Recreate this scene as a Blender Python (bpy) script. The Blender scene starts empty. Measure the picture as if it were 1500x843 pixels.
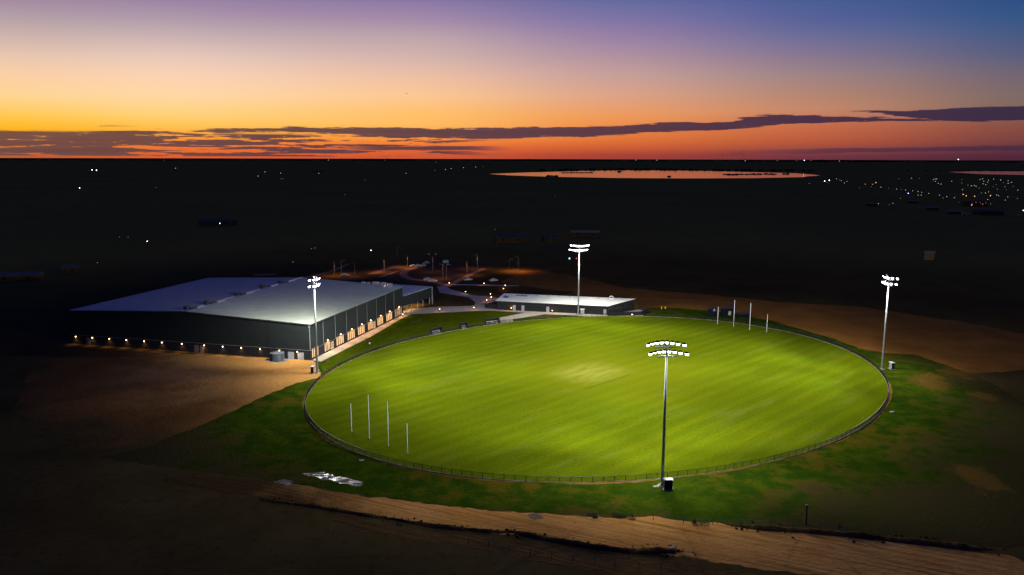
import bpy, bmesh, math, random
from mathutils import Vector, Matrix, noise as mnoise
random.seed(7)
R = math.radians
S = bpy.context.scene
COL = S.collection

# ------------------------------------------------------------------ camera
CAM_H, FPX, PITCH, ROLL = 60.7, 1170.0, 9.2, 0.14
cam_rot = Matrix.Rotation(R(90 - PITCH), 3, 'X') @ Matrix.Rotation(R(ROLL), 3, 'Z')
cd = bpy.data.cameras.new('camera')
cam = bpy.data.objects.new('camera', cd)
COL.objects.link(cam)
cam.matrix_world = Matrix.Translation((0, 0, CAM_H)) @ cam_rot.to_4x4()
cd.sensor_width = 36.0
cd.lens = FPX / 1500 * 36
cd.clip_start = 1.0
cd.clip_end = 120000
S.camera = cam

def ray(px, py):
    return (cam_rot @ Vector(((px - 750) / FPX, -(py - 421.5) / FPX, -1))).normalized()
def at(px, py, z=0.0):
    d = ray(px, py)
    t = (z - CAM_H) / d.z
    return Vector((d.x * t, d.y * t, z))
def azel(px, py):
    d = ray(px, py)
    return math.degrees(math.atan2(d.x, d.y)), math.degrees(math.asin(d.z))
def lin(c):
    return tuple(((v / 255) / 12.92 if v / 255 <= .04045 else ((v / 255 + .055) / 1.055) ** 2.4) for v in c)

# ------------------------------------------------------------------ view
S.view_settings.view_transform = 'Standard'
S.view_settings.look = 'None'
S.view_settings.exposure = 0.0
S.view_settings.gamma = 1.0
S.view_settings.use_curve_mapping = False

# ------------------------------------------------------------------ node helper
class NT:
    def __init__(s, tree):
        s.t = tree
        tree.nodes.clear()
    def n(s, typ, **kw):
        nd = s.t.nodes.new(typ)
        for k, v in kw.items():
            setattr(nd, k, v)
        return nd
    def put(s, sock, v):
        if isinstance(v, bpy.types.NodeSocket):
            s.t.links.new(v, sock)
        else:
            sock.default_value = v
    def m(s, op, a, b=0.0, c=0.0, clamp=False):
        nd = s.n('ShaderNodeMath', operation=op, use_clamp=clamp)
        s.put(nd.inputs[0], a); s.put(nd.inputs[1], b)
        if op in ('MULTIPLY_ADD', 'WRAP', 'SMOOTH_MIN', 'COMPARE'):
            s.put(nd.inputs[2], c)
        return nd.outputs[0]
    def ss(s, v, lo, hi, a=0.0, b=1.0):
        nd = s.n('ShaderNodeMapRange', interpolation_type='SMOOTHSTEP')
        s.put(nd.inputs[0], v)
        for i, x in enumerate((lo, hi, a, b)):
            s.put(nd.inputs[i + 1], x)
        return nd.outputs[0]
    def mix(s, f, a, b, blend='MIX'):
        nd = s.n('ShaderNodeMix', data_type='RGBA', blend_type=blend)
        s.put(nd.inputs[0], f)
        for i, x in ((6, a), (7, b)):
            if not isinstance(x, bpy.types.NodeSocket):
                x = (*x[:3], 1)
            s.put(nd.inputs[i], x)
        return nd.outputs[2]
    def ramp(s, f, stops, interp='LINEAR'):
        nd = s.n('ShaderNodeValToRGB')
        cr = nd.color_ramp
        cr.interpolation = interp
        while len(cr.elements) < len(stops):
            cr.elements.new(0.5)
        for e, (p, c) in zip(cr.elements, stops):
            e.position = p
            e.color = (*c, 1)
        s.put(nd.inputs[0], f)
        return nd.outputs[0]
    def noise(s, vec, scale, detail=3.0, rough=.55, dist=0.0):
        nd = s.n('ShaderNodeTexNoise')
        s.put(nd.inputs['Vector'], vec)
        nd.inputs['Scale'].default_value = scale
        nd.inputs['Detail'].default_value = detail
        nd.inputs['Roughness'].default_value = rough
        nd.inputs['Distortion'].default_value = dist
        return nd.outputs['Fac']
    def comb(s, x, y, z=0.0):
        nd = s.n('ShaderNodeCombineXYZ')
        for i, v in enumerate((x, y, z)):
            s.put(nd.inputs[i], v)
        return nd.outputs[0]
    def sep(s, v):
        nd = s.n('ShaderNodeSeparateXYZ')
        s.put(nd.inputs[0], v)
        return nd.outputs
    def curve(s, f, pts):
        nd = s.n('ShaderNodeFloatCurve')
        s.put(nd.inputs['Value'], f)
        c = nd.mapping.curves[0]
        c.points[0].location = pts[0]
        c.points[1].location = pts[-1]
        for p in pts[1:-1]:
            c.points.new(*p)
        nd.mapping.update()
        return nd.outputs[0]

# ------------------------------------------------------------------ world: dusk sky
W = bpy.data.worlds.new('World')
S.world = W
W.use_nodes = True
w = NT(W.node_tree)
dirv = w.n('ShaderNodeTexCoord').outputs['Generated']
dx, dy, dz = w.sep(dirv)
el = w.m('MULTIPLY', w.m('ARCSINE', dz), 180 / math.pi)
az = w.m('MULTIPLY', w.m('ARCTAN2', dx, dy), 180 / math.pi)
ZEN = (5, 31, 128)
def sky_ramp(stops):
    return w.ramp(w.m('DIVIDE', el, 60.0, clamp=True), [(max(0.0, e) / 60, lin(c)) for e, c in stops])
def sky_col(x, rows, up):
    st = [(azel(x, y)[1], c) for y, c in rows]
    return azel(x, 230)[0], sky_ramp(st + up + [(50, ZEN)])
COLS = [
    sky_col(50, [(228, (190, 95, 55)), (212, (235, 130, 42)), (200, (255, 166, 36)), (190, (255, 180, 30)), (170, (255, 200, 78)), (140, (253, 212, 148)), (110, (250, 206, 166)), (80, (228, 195, 175)),
                 (55, (205, 178, 170)), (30, (180, 160, 165)), (5, (163, 140, 160))], [(12.5, (110, 100, 145)), (15, (52, 62, 128)), (22, (20, 36, 108))]),
    sky_col(250, [(228, (225, 95, 48)), (212, (245, 128, 50)), (200, (255, 160, 50)), (185, (255, 194, 80)), (170, (255, 208, 118)), (140, (254, 215, 163)), (110, (250, 210, 180)), (80, (228, 198, 185)),
                  (55, (203, 178, 178)), (30, (178, 155, 170)), (5, (158, 134, 165))], [(12.5, (104, 98, 152)), (15, (50, 62, 128)), (22, (20, 36, 108))]),
    sky_col(620, [(228, (208, 88, 52)), (215, (238, 112, 52)), (205, (250, 145, 62)), (182, (255, 188, 98)), (165, (255, 192, 108)), (140, (252, 199, 147)), (110, (235, 190, 165)), (80, (208, 177, 172)),
                  (55, (190, 164, 170)), (30, (165, 139, 168)), (5, (142, 122, 165))], [(12.5, (84, 86, 152)), (15, (44, 58, 126)), (22, (20, 36, 108))]),
    sky_col(880, [(228, (165, 66, 54)), (218, (205, 92, 52)), (205, (226, 117, 56)), (185, (238, 142, 76)), (170, (240, 155, 90)), (140, (222, 164, 135)), (110, (200, 160, 154)), (80, (175, 144, 160)),
                  (55, (154, 129, 165)), (30, (129, 117, 165)), (5, (105, 108, 160))], [(12.5, (62, 76, 146)), (15, (36, 54, 124)), (22, (18, 36, 108))]),
    sky_col(1210, [(230, (104, 50, 64)), (220, (148, 70, 64)), (205, (184, 89, 60)), (185, (196, 106, 72)), (160, (194, 134, 106)), (140, (178, 131, 112)), (110, (154, 129, 130)), (80, (130, 115, 142)),
                   (55, (105, 107, 150)), (30, (83, 96, 150)), (5, (72, 92, 150))], [(15, (26, 50, 122)), (22, (16, 36, 108))]),
    sky_col(1480, [(230, (78, 38, 56)), (220, (98, 50, 60)), (205, (122, 66, 64)), (185, (136, 78, 68)), (160, (128, 101, 92)), (140, (124, 105, 102)), (110, (113, 100, 114)), (80, (86, 93, 126)),
                   (60, (74, 90, 130)), (30, (52, 86, 132)), (5, (44, 80, 132))], [(15, (22, 46, 118)), (22, (16, 36, 108))])]
SK_B = sky_ramp([(.1, (16, 16, 30)), (4, (20, 22, 48)), (10, (18, 28, 76)), (30, (16, 34, 104)), (50, ZEN)])
SUN_AZ = -47.0
sky = COLS[0][1]
for (a0, _), (a1, c1) in zip(COLS[:-1], COLS[1:]):
    sky = w.mix(w.ss(az, a0 - 1.5, a1 + 1.5), sky, c1)
sky = w.mix(w.m('MAXIMUM', w.ss(az, 38.0, 75.0), w.ss(az, -38.0, -62.0)), sky, SK_B)
# clouds, in azimuth and elevation
u = w.m('DIVIDE', w.m('ADD', az, 40.0), 80.0, clamp=True)
nv = w.comb(w.m('MULTIPLY', az, .33), w.m('MULTIPLY', el, 2.3))
n1 = w.m('SUBTRACT', w.noise(nv, 1.0, 5.0, .62), .5)
nv2 = w.comb(w.m('MULTIPLY', az, .16), w.m('MULTIPLY', el, 3.6), 4.0)
n2 = w.noise(nv2, 1.0, 5.0, .6, .4)
n3 = w.m('SUBTRACT', w.noise(w.comb(w.m('MULTIPLY', az, .8), w.m('MULTIPLY', el, 6.0), 9.0), 1.0, 5.0, .65), .5)
n4 = w.m('SUBTRACT', w.noise(w.comb(w.m('MULTIPLY', az, .22), w.m('MULTIPLY', el, 5.2), 2.0), 1.0, 4.0, .6), .5)
def cloud_band(pts):
    pc, ph = [], []
    for x, y, h in pts:
        a_, e_ = azel(x, y)
        pc.append(((a_ + 40) / 80, e_ / 6)); ph.append(((a_ + 40) / 80, max(0, h) * .044))
    pc = [(0, pc[0][1])] + pc + [(1, pc[-1][1])]
    ph = [(0, 0)] + ph + [(1, ph[-1][1])]
    cen = w.m('MULTIPLY', w.curve(u, pc), 6.0)
    half = w.curve(u, ph)
    dist = w.m('ABSOLUTE', w.m('SUBTRACT', el, cen))
    e = w.m('SUBTRACT', w.m('ADD', half, w.m('ADD', w.m('MULTIPLY', n4, .62), w.m('ADD', w.m('MULTIPLY', n1, .16), w.m('MULTIPLY', n3, .22)))), dist)
    return w.m('MULTIPLY', w.ss(e, -.01, .06), w.ss(half, .012, .06))
c_a = cloud_band([(0, 196, 0), (86, 195.5, .3), (100, 195.5, 1.8), (250, 194, 2.6), (400, 190.5, 3.6), (500, 192, 6), (600, 195, 8), (700, 195.5, 8.5),
        (800, 194.5, 9), (900, 191.5, 8), (960, 187.5, 7), (1050, 185.5, 6.5), (1110, 178, 8), (1180, 174.5, 6), (1250, 174.8, 3.5), (1330, 175.5, 2), (1400, 177, .4), (1500, 178, 0)])
c_b = cloud_band([(0, 162, 0), (1215, 163, 0), (1240, 162.8, .8), (1290, 164, 2.0), (1330, 167, 5), (1400, 167.5, 8), (1500, 165.5, 11)])
c_main = w.m('MAXIMUM', c_a, c_b)
# ragged streaks low on the left
win = w.m('MULTIPLY', w.ss(el, .02, .2), w.ss(el, 1.75, 1.2))
win = w.m('MULTIPLY', win, w.ss(az, 3.0, -14.0))
dens = w.m('ADD', n2, w.m('MULTIPLY', n3, .35))
thr = w.ss(az, -33.0, 0.0, .37, .55)
c_low = w.m('MULTIPLY', w.ss(w.m('SUBTRACT', dens, thr), 0.0, .05), w.ss(win, .02, .5))
# thin flat streak from the middle to the left above the horizon, and a faint one on the right
c_mid = w.m('MULTIPLY', w.ss(w.m('ABSOLUTE', w.m('SUBTRACT', w.m('ADD', el, w.m('MULTIPLY', n1, .25)), .68)), .2, .1),
            w.m('MULTIPLY', w.ss(az, .5, -3.5), w.ss(az, -14.0, -9.0)))
c_right = w.m('MULTIPLY', w.ss(w.m('ABSOLUTE', w.m('SUBTRACT', w.m('ADD', el, w.m('MULTIPLY', n1, .3)), w.ss(az, 12.0, 36.0, .42, .72))), .2, .08),
              w.m('MULTIPLY', w.ss(az, 12.0, 24.0), .72))
wisp = w.m('MULTIPLY', w.ss(w.m('ABSOLUTE', w.m('SUBTRACT', w.m('ADD', el, w.m('MULTIPLY', n3, .12)), 1.95)), .07, .03),
           w.m('MULTIPLY', w.ss(n1, .03, .09), w.ss(az, -24.0, -29.0)))
cm = w.m('MAXIMUM', w.m('MAXIMUM', c_main, c_low), w.m('MAXIMUM', w.m('MAXIMUM', c_mid, c_right), wisp))
ccol = w.ramp(u, [(.05, lin((120, 82, 70))), (.3, lin((104, 70, 70))), (.5, lin((86, 58, 72))), (.75, lin((62, 44, 70))), (.95, lin((46, 40, 68)))])
ccol = w.mix(w.ss(n2, .3, .7, 0.0, .35), ccol, lin((60, 40, 62)))
sky = w.mix(w.m('MULTIPLY', cm, .96), sky, ccol)
bg = w.n('ShaderNodeBackground')
w.put(bg.inputs['Color'], sky)
bg.inputs['Strength'].default_value = 1.0
nish = w.n('ShaderNodeTexSky', sky_type='NISHITA')
nish.sun_disc = False
nish.sun_elevation = R(-4)
nish.sun_rotation = R(SUN_AZ)
bg2 = w.n('ShaderNodeBackground')
w.put(bg2.inputs['Color'], nish.outputs[0])
bg2.inputs['Strength'].default_value = 0.05
add = w.n('ShaderNodeAddShader')
out = w.n('ShaderNodeOutputWorld')
w.put(add.inputs[0], bg.outputs[0]); w.put(add.inputs[1], bg2.outputs[0])
w.put(out.inputs['Surface'], add.outputs[0])

# floodlight levels (watts) - the only strong light of the scene
# (aim along the line to the oval centre, sideways aim, cone, watts)
BEAMS = [(.25, .7, 105, 46e3), (.5, .7, 50, 89e3), (1.0, .7, 75, 15e3), (.75, .35, 75, 184e3), (1.2, .35, 50, 116e3), (1.2, 0, 50, 225e3), (.96, 0, 26, 100e3), (.42, 0, 84, 85e3)]
P_SPILL, P_POLE = 54e3, 3.6e3
FLOOD_COL = (1.0, .99, .94)

# ------------------------------------------------------------------ materials
def pbsdf(nt, col, rough=.8, spec=.3, metal=0.0, bump=None, bstr=.3, bdist=.1, emis=None, estr=0.0):
    b = nt.n('ShaderNodeBsdfPrincipled')
    nt.put(b.inputs['Base Color'], col if isinstance(col, bpy.types.NodeSocket) else (*col, 1))
    nt.put(b.inputs['Roughness'], rough)
    b.inputs['Specular IOR Level'].default_value = spec
    b.inputs['Metallic'].default_value = metal
    if bump is not None:
        bn = nt.n('ShaderNodeBump')
        bn.inputs['Strength'].default_value = bstr
        bn.inputs['Distance'].default_value = bdist
        nt.put(bn.inputs['Height'], bump)
        nt.put(b.inputs['Normal'], bn.outputs[0])
    if emis is not None:
        nt.put(b.inputs['Emission Color'], emis if isinstance(emis, bpy.types.NodeSocket) else (*emis, 1))
        nt.put(b.inputs['Emission Strength'], estr)
    o = nt.n('ShaderNodeOutputMaterial')
    nt.put(o.inputs['Surface'], b.outputs[0])
    return b
def newmat(name):
    m = bpy.data.materials.new(name)
    m.use_nodes = True
    return m, NT(m.node_tree)
def posn(nt):
    return nt.n('ShaderNodeNewGeometry').outputs['Position']
def mat(name, c1, c2=None, scale=1.0, rough=.8, spec=.12, metal=0.0, bstr=0.0, bdist=.05, lo=.35, hi=.65, detail=4.0):
    m, nt = newmat(name)
    if c2 is None:
        c2 = tuple(v * .8 for v in c1)
    oc = nt.n('ShaderNodeTexCoord').outputs['Object']
    f = nt.noise(oc, scale, detail)
    col = nt.mix(nt.ss(f, lo, hi), c1, c2)
    pbsdf(nt, col, rough, spec, metal, f if bstr else None, bstr, bdist)
    return m
def glow(name, col, strength, sample=True, c2=None, scale=2.0):
    m, nt = newmat(name)
    e = col
    if c2:
        e = nt.mix(nt.ss(nt.noise(posn(nt), scale, 2.0), .4, .6), col, c2)
    pbsdf(nt, (.1, .1, .1), .5, .2, emis=e, estr=strength)
    if not sample:
        m.cycles.emission_sampling = 'NONE'
    return m

FC = Vector((27.4, 224.6, 0))                    # oval centre
FA = Vector((.702, .712, 0)).normalized()        # long axis
FB = Vector((-FA.y, FA.x, 0))
AX, BX = 88.6, 72.0

def field_uv(nt):
    p = posn(nt)
    x, y, z = nt.sep(p)
    x = nt.m('SUBTRACT', x, FC.x); y = nt.m('SUBTRACT', y, FC.y)
    a = nt.m('ADD', nt.m('MULTIPLY', x, FA.x), nt.m('MULTIPLY', y, FA.y))
    b = nt.m('ADD', nt.m('MULTIPLY', x, FB.x), nt.m('MULTIPLY', y, FB.y))
    return p, a, b

def turf_material():
    m, nt = newmat('mown_turf')
    p, a, b = field_uv(nt)
    # mowing passes run along the long axis, uneven in width and strength
    sv = nt.comb(nt.m('MULTIPLY', a, .030), nt.m('MULTIPLY', b, .20))
    s1 = nt.noise(sv, 1.0, 5.0, .62, .2)
    sv2 = nt.comb(nt.m('MULTIPLY', a, .07), nt.m('MULTIPLY', b, .85), 3.0)
    s2 = nt.noise(sv2, 1.0, 4.0, .65)
    big = nt.noise(p, .03, 4.0, .6)
    fine = nt.noise(p, 1.5, 6.0, .75)
    mow = nt.m('SINE', nt.m('ADD', nt.m('MULTIPLY', b, 2 * math.pi / 4.6), nt.m('MULTIPLY', nt.m('SUBTRACT', s1, .5), 2.2)))
    col = nt.mix(nt.ss(s1, .3, .7), (.064, .092, .0015), (.090, .112, .0019))
    col = nt.mix(nt.m('MULTIPLY', nt.ss(mow, -.4, .4), nt.ss(big, .3, .6, .2, .5)), col, (.046, .073, .0016))
    col = nt.mix(nt.m('MULTIPLY', nt.ss(s2, .47, .66), .32), col, (.046, .075, .0018))
    col = nt.mix(nt.m('MULTIPLY', nt.ss(big, .52, .72), .5), col, (.040, .082, .0030))
    col = nt.mix(nt.m('MULTIPLY', nt.ss(fine, .42, .70), .5), col, (.105, .122, .005))
    col = nt.mix(nt.m('MULTIPLY', nt.ss(fine, .55, .35), .35), col, (.034, .058, .0016))
    # paler strips where the turf was laid
    st = nt.noise(nt.comb(nt.m('MULTIPLY', a, .035), nt.m('MULTIPLY', b, .14), 8.0), 1.0, 5.0, .68)
    col = nt.mix(nt.m('MULTIPLY', nt.ss(st, .52, .72), .34), col, (.112, .136, .022))
    # yellower and paler towards the middle
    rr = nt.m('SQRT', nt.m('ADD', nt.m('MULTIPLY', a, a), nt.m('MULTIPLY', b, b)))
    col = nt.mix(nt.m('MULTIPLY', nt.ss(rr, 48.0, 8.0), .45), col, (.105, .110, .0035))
    # wicket square, slightly paler and drier
    wob = nt.m('MULTIPLY', nt.m('SUBTRACT', nt.noise(p, .35, 3.0), .5), 1.6)
    sq = nt.m('MULTIPLY', nt.ss(nt.m('ADD', nt.m('ABSOLUTE', nt.m('SUBTRACT', a, -5.0)), wob), 15.0, 3.0), nt.ss(nt.m('ADD', nt.m('ABSOLUTE', nt.m('SUBTRACT', b, 2.0)), wob), 13.0, 2.0))
    sq = nt.m('MULTIPLY', sq, nt.ss(nt.noise(nt.comb(nt.m('MULTIPLY', a, .12), nt.m('MULTIPLY', b, .5), 5.0), 1.0, 5.0, .7), .3, .62, .25, 1.0))
    col = nt.mix(nt.m('MULTIPLY', sq, .85), col, (.165, .165, .024))
    line = nt.m('MULTIPLY', nt.ss(nt.m('ABSOLUTE', nt.m('ADD', nt.m('SUBTRACT', b, -7.6), nt.m('MULTIPLY', wob, .3))), .55, .2), nt.ss(nt.m('ABSOLUTE', nt.m('SUBTRACT', a, -9.0)), 11.0, 9.0))
    col = nt.mix(nt.m('MULTIPLY', line, .5), col, (.035, .055, .002))
    pbsdf(nt, col, 1.0, .0, bump=fine, bstr=.35, bdist=.05)
    return m
def verge_material():
    m, nt = newmat('rough_grass')
    p, a, b = field_uv(nt)
    n_a = nt.noise(p, .045, 5.0, .62)
    n_b = nt.noise(p, .22, 5.0, .65)
    n_c = nt.noise(p, 1.4, 5.0, .7)
    col = nt.mix(nt.ss(n_b, .38, .62), (.015, .038, .0020), (.036, .060, .0024))
    dry = nt.ss(nt.m('ADD', nt.m('MULTIPLY', n_a, .6), nt.m('MULTIPLY', n_b, .4)), .49, .61)
    col = nt.mix(nt.m('MULTIPLY', dry, .8), col, (.095, .062, .005))
    bare = nt.ss(nt.m('ADD', nt.m('MULTIPLY', n_a, .5), nt.m('MULTIPLY', n_c, .5)), .57, .64)
    col = nt.mix(nt.m('MULTIPLY', bare, .55), col, (.16, .10, .03))
    col = nt.mix(nt.m('MULTIPLY', nt.ss(n_c, .45, .7), .5), col, (.012, .032, .004))
    n_t = nt.noise(p, 3.2, 4.0, .7)
    xx, yy, zz = nt.sep(p)
    worn = None
    for px, py, rx, ry, turn in ((1422, 692, 3.6, 5.0, -.35), (1446, 708, 3.0, 5.5, -.35), (1441, 580, 3.2, 4.2, -.3), (1405, 545, 5.0, 8.0, -.3), (1365, 560, 4.5, 9.0, -.4)):
        c = at(px, py)
        ux = nt.m('SUBTRACT', xx, c.x); uy = nt.m('SUBTRACT', yy, c.y)
        ct, st_ = math.cos(turn), math.sin(turn)
        pa = nt.m('DIVIDE', nt.m('ADD', nt.m('MULTIPLY', ux, ct), nt.m('MULTIPLY', uy, st_)), rx)
        pb = nt.m('DIVIDE', nt.m('SUBTRACT', nt.m('MULTIPLY', uy, ct), nt.m('MULTIPLY', ux, st_)), ry)
        dd = nt.m('SQRT', nt.m('ADD', nt.m('MULTIPLY', pa, pa), nt.m('MULTIPLY', pb, pb)))
        k = nt.ss(nt.m('ADD', dd, nt.m('ADD', nt.m('MULTIPLY', nt.m('SUBTRACT', n_b, .5), 3.2), nt.m('MULTIPLY', nt.m('SUBTRACT', n_c, .5), 1.6))), 1.3, .5)
        worn = k if worn is None else nt.m('MAXIMUM', worn, k)
    col = nt.mix(nt.m('MULTIPLY', nt.ss(n_t, .48, .66), .55), col, (.050, .066, .004))
    # floodlight falloff painted in: colour darkens away from the fence
    ea = nt.m('DIVIDE', a, AX); eb = nt.m('DIVIDE', b, BX)
    e = nt.m('SQRT', nt.m('ADD', nt.m('MULTIPLY', ea, ea), nt.m('MULTIPLY', eb, eb)))
    e = nt.m('ADD', e, nt.m('ADD', nt.m('MULTIPLY', nt.m('SUBTRACT', n_a, .5), .9), nt.m('MULTIPLY', nt.m('SUBTRACT', n_b, .5), .5)))
    col = nt.mix(nt.ss(nt.m('ADD', e, nt.m('MULTIPLY', nt.m('SUBTRACT', n_t, .5), .25)), 1.12, 1.40), col, (.045, .036, .011))
    col = nt.mix(nt.m('MULTIPLY', worn, .7), col, (.13, .070, .014))
    pbsdf(nt, col, 1.0, .0, bump=n_c, bstr=.8, bdist=.25)
    return m
def dirt_material(name, c1, c2, wheel=False, wet=.0):
    m, nt = newmat(name)
    p = posn(nt)
    x, y, z = nt.sep(p)
    n_a = nt.noise(p, .09, 5.0, .6)
    n_b = nt.noise(p, .9, 6.0, .68)
    col = nt.mix(nt.ss(n_a, .35, .65), c1, c2)
    col = nt.mix(nt.m('MULTIPLY', nt.ss(n_b, .5, .75), .45), col, tuple(v * .55 for v in c1))
    h = n_b
    if wheel:
        # tyre ruts follow the track
        al = nt.m('ADD', nt.m('MULTIPLY', x, .90), nt.m('MULTIPLY', y, -.43))
        ac = nt.m('ADD', nt.m('MULTIPLY', x, .43), nt.m('MULTIPLY', y, .90))
        rv = nt.comb(nt.m('MULTIPLY', al, .03), nt.m('MULTIPLY', ac, 1.15), 2.0)
        rut = nt.noise(rv, 1.0, 5.0, .65, .25)
        col = nt.mix(nt.m('MULTIPLY', nt.ss(rut, .5, .68), .7), col, tuple(v * .42 for v in c1))
        col = nt.mix(nt.m('MULTIPLY', nt.ss(rut, .42, .3), .4), col, tuple(min(1, v * 1.25) for v in c2))
        h = nt.m('ADD', nt.m('MULTIPLY', rut, -1.2), n_b)
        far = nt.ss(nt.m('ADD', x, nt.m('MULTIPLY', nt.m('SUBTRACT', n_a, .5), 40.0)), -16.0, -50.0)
        col = nt.mix(far, col, (.060, .034, .011))  # track painted darker to the left, where the floodlight dies away
    pbsdf(nt, col, 1.0, .0, bump=h, bstr=.7, bdist=.25)
    return m
def land_material():
    m, nt = newmat('dry_plain')
    p = posn(nt)
    n_a = nt.noise(p, .004, 5.0, .6)
    n_b = nt.noise(p, .05, 4.0, .6)
    x, y, z = nt.sep(p)
    n_c = nt.noise(nt.comb(nt.m('MULTIPLY', x, .0006), nt.m('MULTIPLY', y, .003), 0.0), 1.0, 3.0, .5)
    col = nt.mix(nt.ss(n_a, .35, .65), (.50, .275, .030), (.42, .23, .026))
    col = nt.mix(nt.m('MULTIPLY', nt.ss(n_b, .4, .7), .4), col, (.30, .175, .028))
    col = nt.mix(nt.m('MULTIPLY', nt.ss(n_c, .6, .72), .6), col, (.56, .22, .04))
    ddx = nt.m('SUBTRACT', x, 0.0); ddy = nt.m('SUBTRACT', y, 225.0)
    dd = nt.m('SQRT', nt.m('ADD', nt.m('MULTIPLY', ddx, ddx), nt.m('MULTIPLY', ddy, ddy)))
    dd = nt.m('ADD', dd, nt.m('MULTIPLY', nt.m('SUBTRACT', n_a, .5), 260.0))
    n_d = nt.noise(p, .5, 5.0, .65)
    near = nt.mix(nt.ss(n_b, .35, .65), (.080, .057, .017), (.060, .043, .013))
    near = nt.mix(nt.m('MULTIPLY', nt.ss(n_d, .5, .72), .6), near, (.026, .018, .006))
    col = nt.mix(nt.ss(dd, 150.0, 420.0), near, col)  # ground painted darker near the oval, standing in for the darkness there
    pbsdf(nt, col, 1.0, .0, bump=n_b, bstr=.3, bdist=.4)
    return m
def steel_roof(name, col, direction, pitch=.76):
    m, nt = newmat(name)
    p = posn(nt)
    x, y, z = nt.sep(p)
    v = nt.m('ADD', nt.m('MULTIPLY', x, direction.x), nt.m('MULTIPLY', y, direction.y))
    rib = nt.m('SINE', nt.m('MULTIPLY', v, 2 * math.pi / pitch))
    n = nt.noise(p, .25, 4.0, .6)
    c = nt.mix(nt.ss(n, .35, .65), col, tuple(q * .9 for q in col))
    pbsdf(nt, c, .75, .03, 0.0, bump=rib, bstr=.25, bdist=.04)
    return m
def wall_sheet(name, col):
    m, nt = newmat(name)
    p = posn(nt)
    x, y, z = nt.sep(p)
    v = nt.m('ADD', x, y)
    rib = nt.m('SINE', nt.m('MULTIPLY', v, 2 * math.pi / .38))
    n = nt.noise(p, .4, 4.0, .6)
    c = nt.mix(nt.ss(n, .35, .65), col, tuple(q * .88 for q in col))
    pbsdf(nt, c, .7, .1, bump=rib, bstr=.25, bdist=.03)
    return m
def water_material(name, rough, ripple):
    m, nt = newmat(name)
    p = posn(nt)
    n = nt.noise(p, ripple, 3.0, .6)
    pbsdf(nt, (.02, .02, .018), rough, .5, bump=n, bstr=.02 if rough < .2 else .35, bdist=.05)
    return m

M_LAND = land_material()
M_TURF = turf_material()
M_VERGE = verge_material()
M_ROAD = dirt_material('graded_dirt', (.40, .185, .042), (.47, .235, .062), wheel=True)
def yard_material():
    m, nt = newmat('sandy_yard')
    p = posn(nt)
    n_a = nt.noise(p, .07, 5.0, .62)
    n_b = nt.noise(p, .8, 6.0, .68)
    x, y, z = nt.sep(p)
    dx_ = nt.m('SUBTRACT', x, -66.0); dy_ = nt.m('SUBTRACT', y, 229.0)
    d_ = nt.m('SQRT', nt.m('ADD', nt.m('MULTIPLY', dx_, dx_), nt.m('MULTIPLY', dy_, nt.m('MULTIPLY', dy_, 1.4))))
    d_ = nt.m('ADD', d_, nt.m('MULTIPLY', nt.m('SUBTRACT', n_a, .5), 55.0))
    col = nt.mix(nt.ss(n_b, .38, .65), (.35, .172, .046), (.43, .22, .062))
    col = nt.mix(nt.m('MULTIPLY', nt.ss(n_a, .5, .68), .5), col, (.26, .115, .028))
    col = nt.mix(nt.ss(d_, 22.0, 60.0), col, (.17, .075, .018))  # light fading away from the hall-corner tower, put into the colour
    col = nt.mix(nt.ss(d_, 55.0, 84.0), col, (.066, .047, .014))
    pbsdf(nt, col, 1.0, .0, bump=n_b, bstr=.7, bdist=.2)
    return m
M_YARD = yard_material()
M_EARTH = dirt_material('bare_earth', (.27, .115, .022), (.21, .09, .018))
M_SOIL = dirt_material('dark_soil', (.075, .045, .016), (.040, .025, .010))
M_PATH = mat('path_concrete', (.40, .34, .26), (.33, .28, .21), .6, .9, .03)
M_KERB = mat('kerb_concrete', (.30, .27, .22), (.12, .11, .08), .5, .9)
M_ASPH = mat('asphalt', (.075, .050, .022), (.058, .038, .017), .4, .95, .02)
M_KISL = mat('gravel_island', (.30, .17, .08), (.22, .12, .055), .5, .9)
M_WATER = water_material('still_water', .09, .02)
M_PUD = None
def puddle_material():
    m, nt = newmat('puddle_water')
    p = posn(nt)
    x, y, z = nt.sep(p)
    n = nt.noise(p, 1.2, 4.0, .6)
    k = nt.noise(nt.comb(nt.m('MULTIPLY', x, .55), nt.m('MULTIPLY', y, .95)), 1.0, 5.0, .7)
    mud = nt.ss(k, .35, .58)
    b_ = pbsdf(nt, nt.mix(mud, (.016, .016, .014), (.05, .036, .018)), nt.ss(mud, 0, 1, .26, .60), .5, bump=n, bstr=.1, bdist=.05)
    nt.put(b_.inputs['Specular IOR Level'], nt.ss(mud, 0, 1, .16, .02))
    return m
M_PUD = puddle_material()
M_GALV = mat('galvanised_steel', (.30, .32, .32), (.25, .27, .27), .8, .5, .4, .3)
M_WHITE = mat('white_paint', (.80, .80, .78), (.72, .72, .70), 1.0, .5)
M_BLACK = mat('black_powder_coat', (.012, .012, .013), (.02, .02, .02), 2.0, .5)
M_CHAR = wall_sheet('charcoal_cladding', (.016, .021, .021))
M_BLOCK = mat('dark_blockwork', (.020, .020, .022), (.014, .014, .016), 1.5, .85)
M_TRIM = mat('dark_trim', (.040, .044, .046), (.03, .033, .035), 1.0, .5)
M_ZINC = mat('zinc_flashing', (.85, .83, .85), (.75, .73, .75), 1.0, .28, .5, .95)
M_DOORG = mat('pale_grey_door', (.28, .30, .32), (.24, .26, .28), 1.0, .6)
M_GLASS = mat('dark_glass', (.015, .02, .02), (.02, .026, .026), .5, .08, .6)
M_RUBBER = mat('tyre_rubber', (.015, .015, .015), (.02, .02, .02), 3.0, .9)
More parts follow.
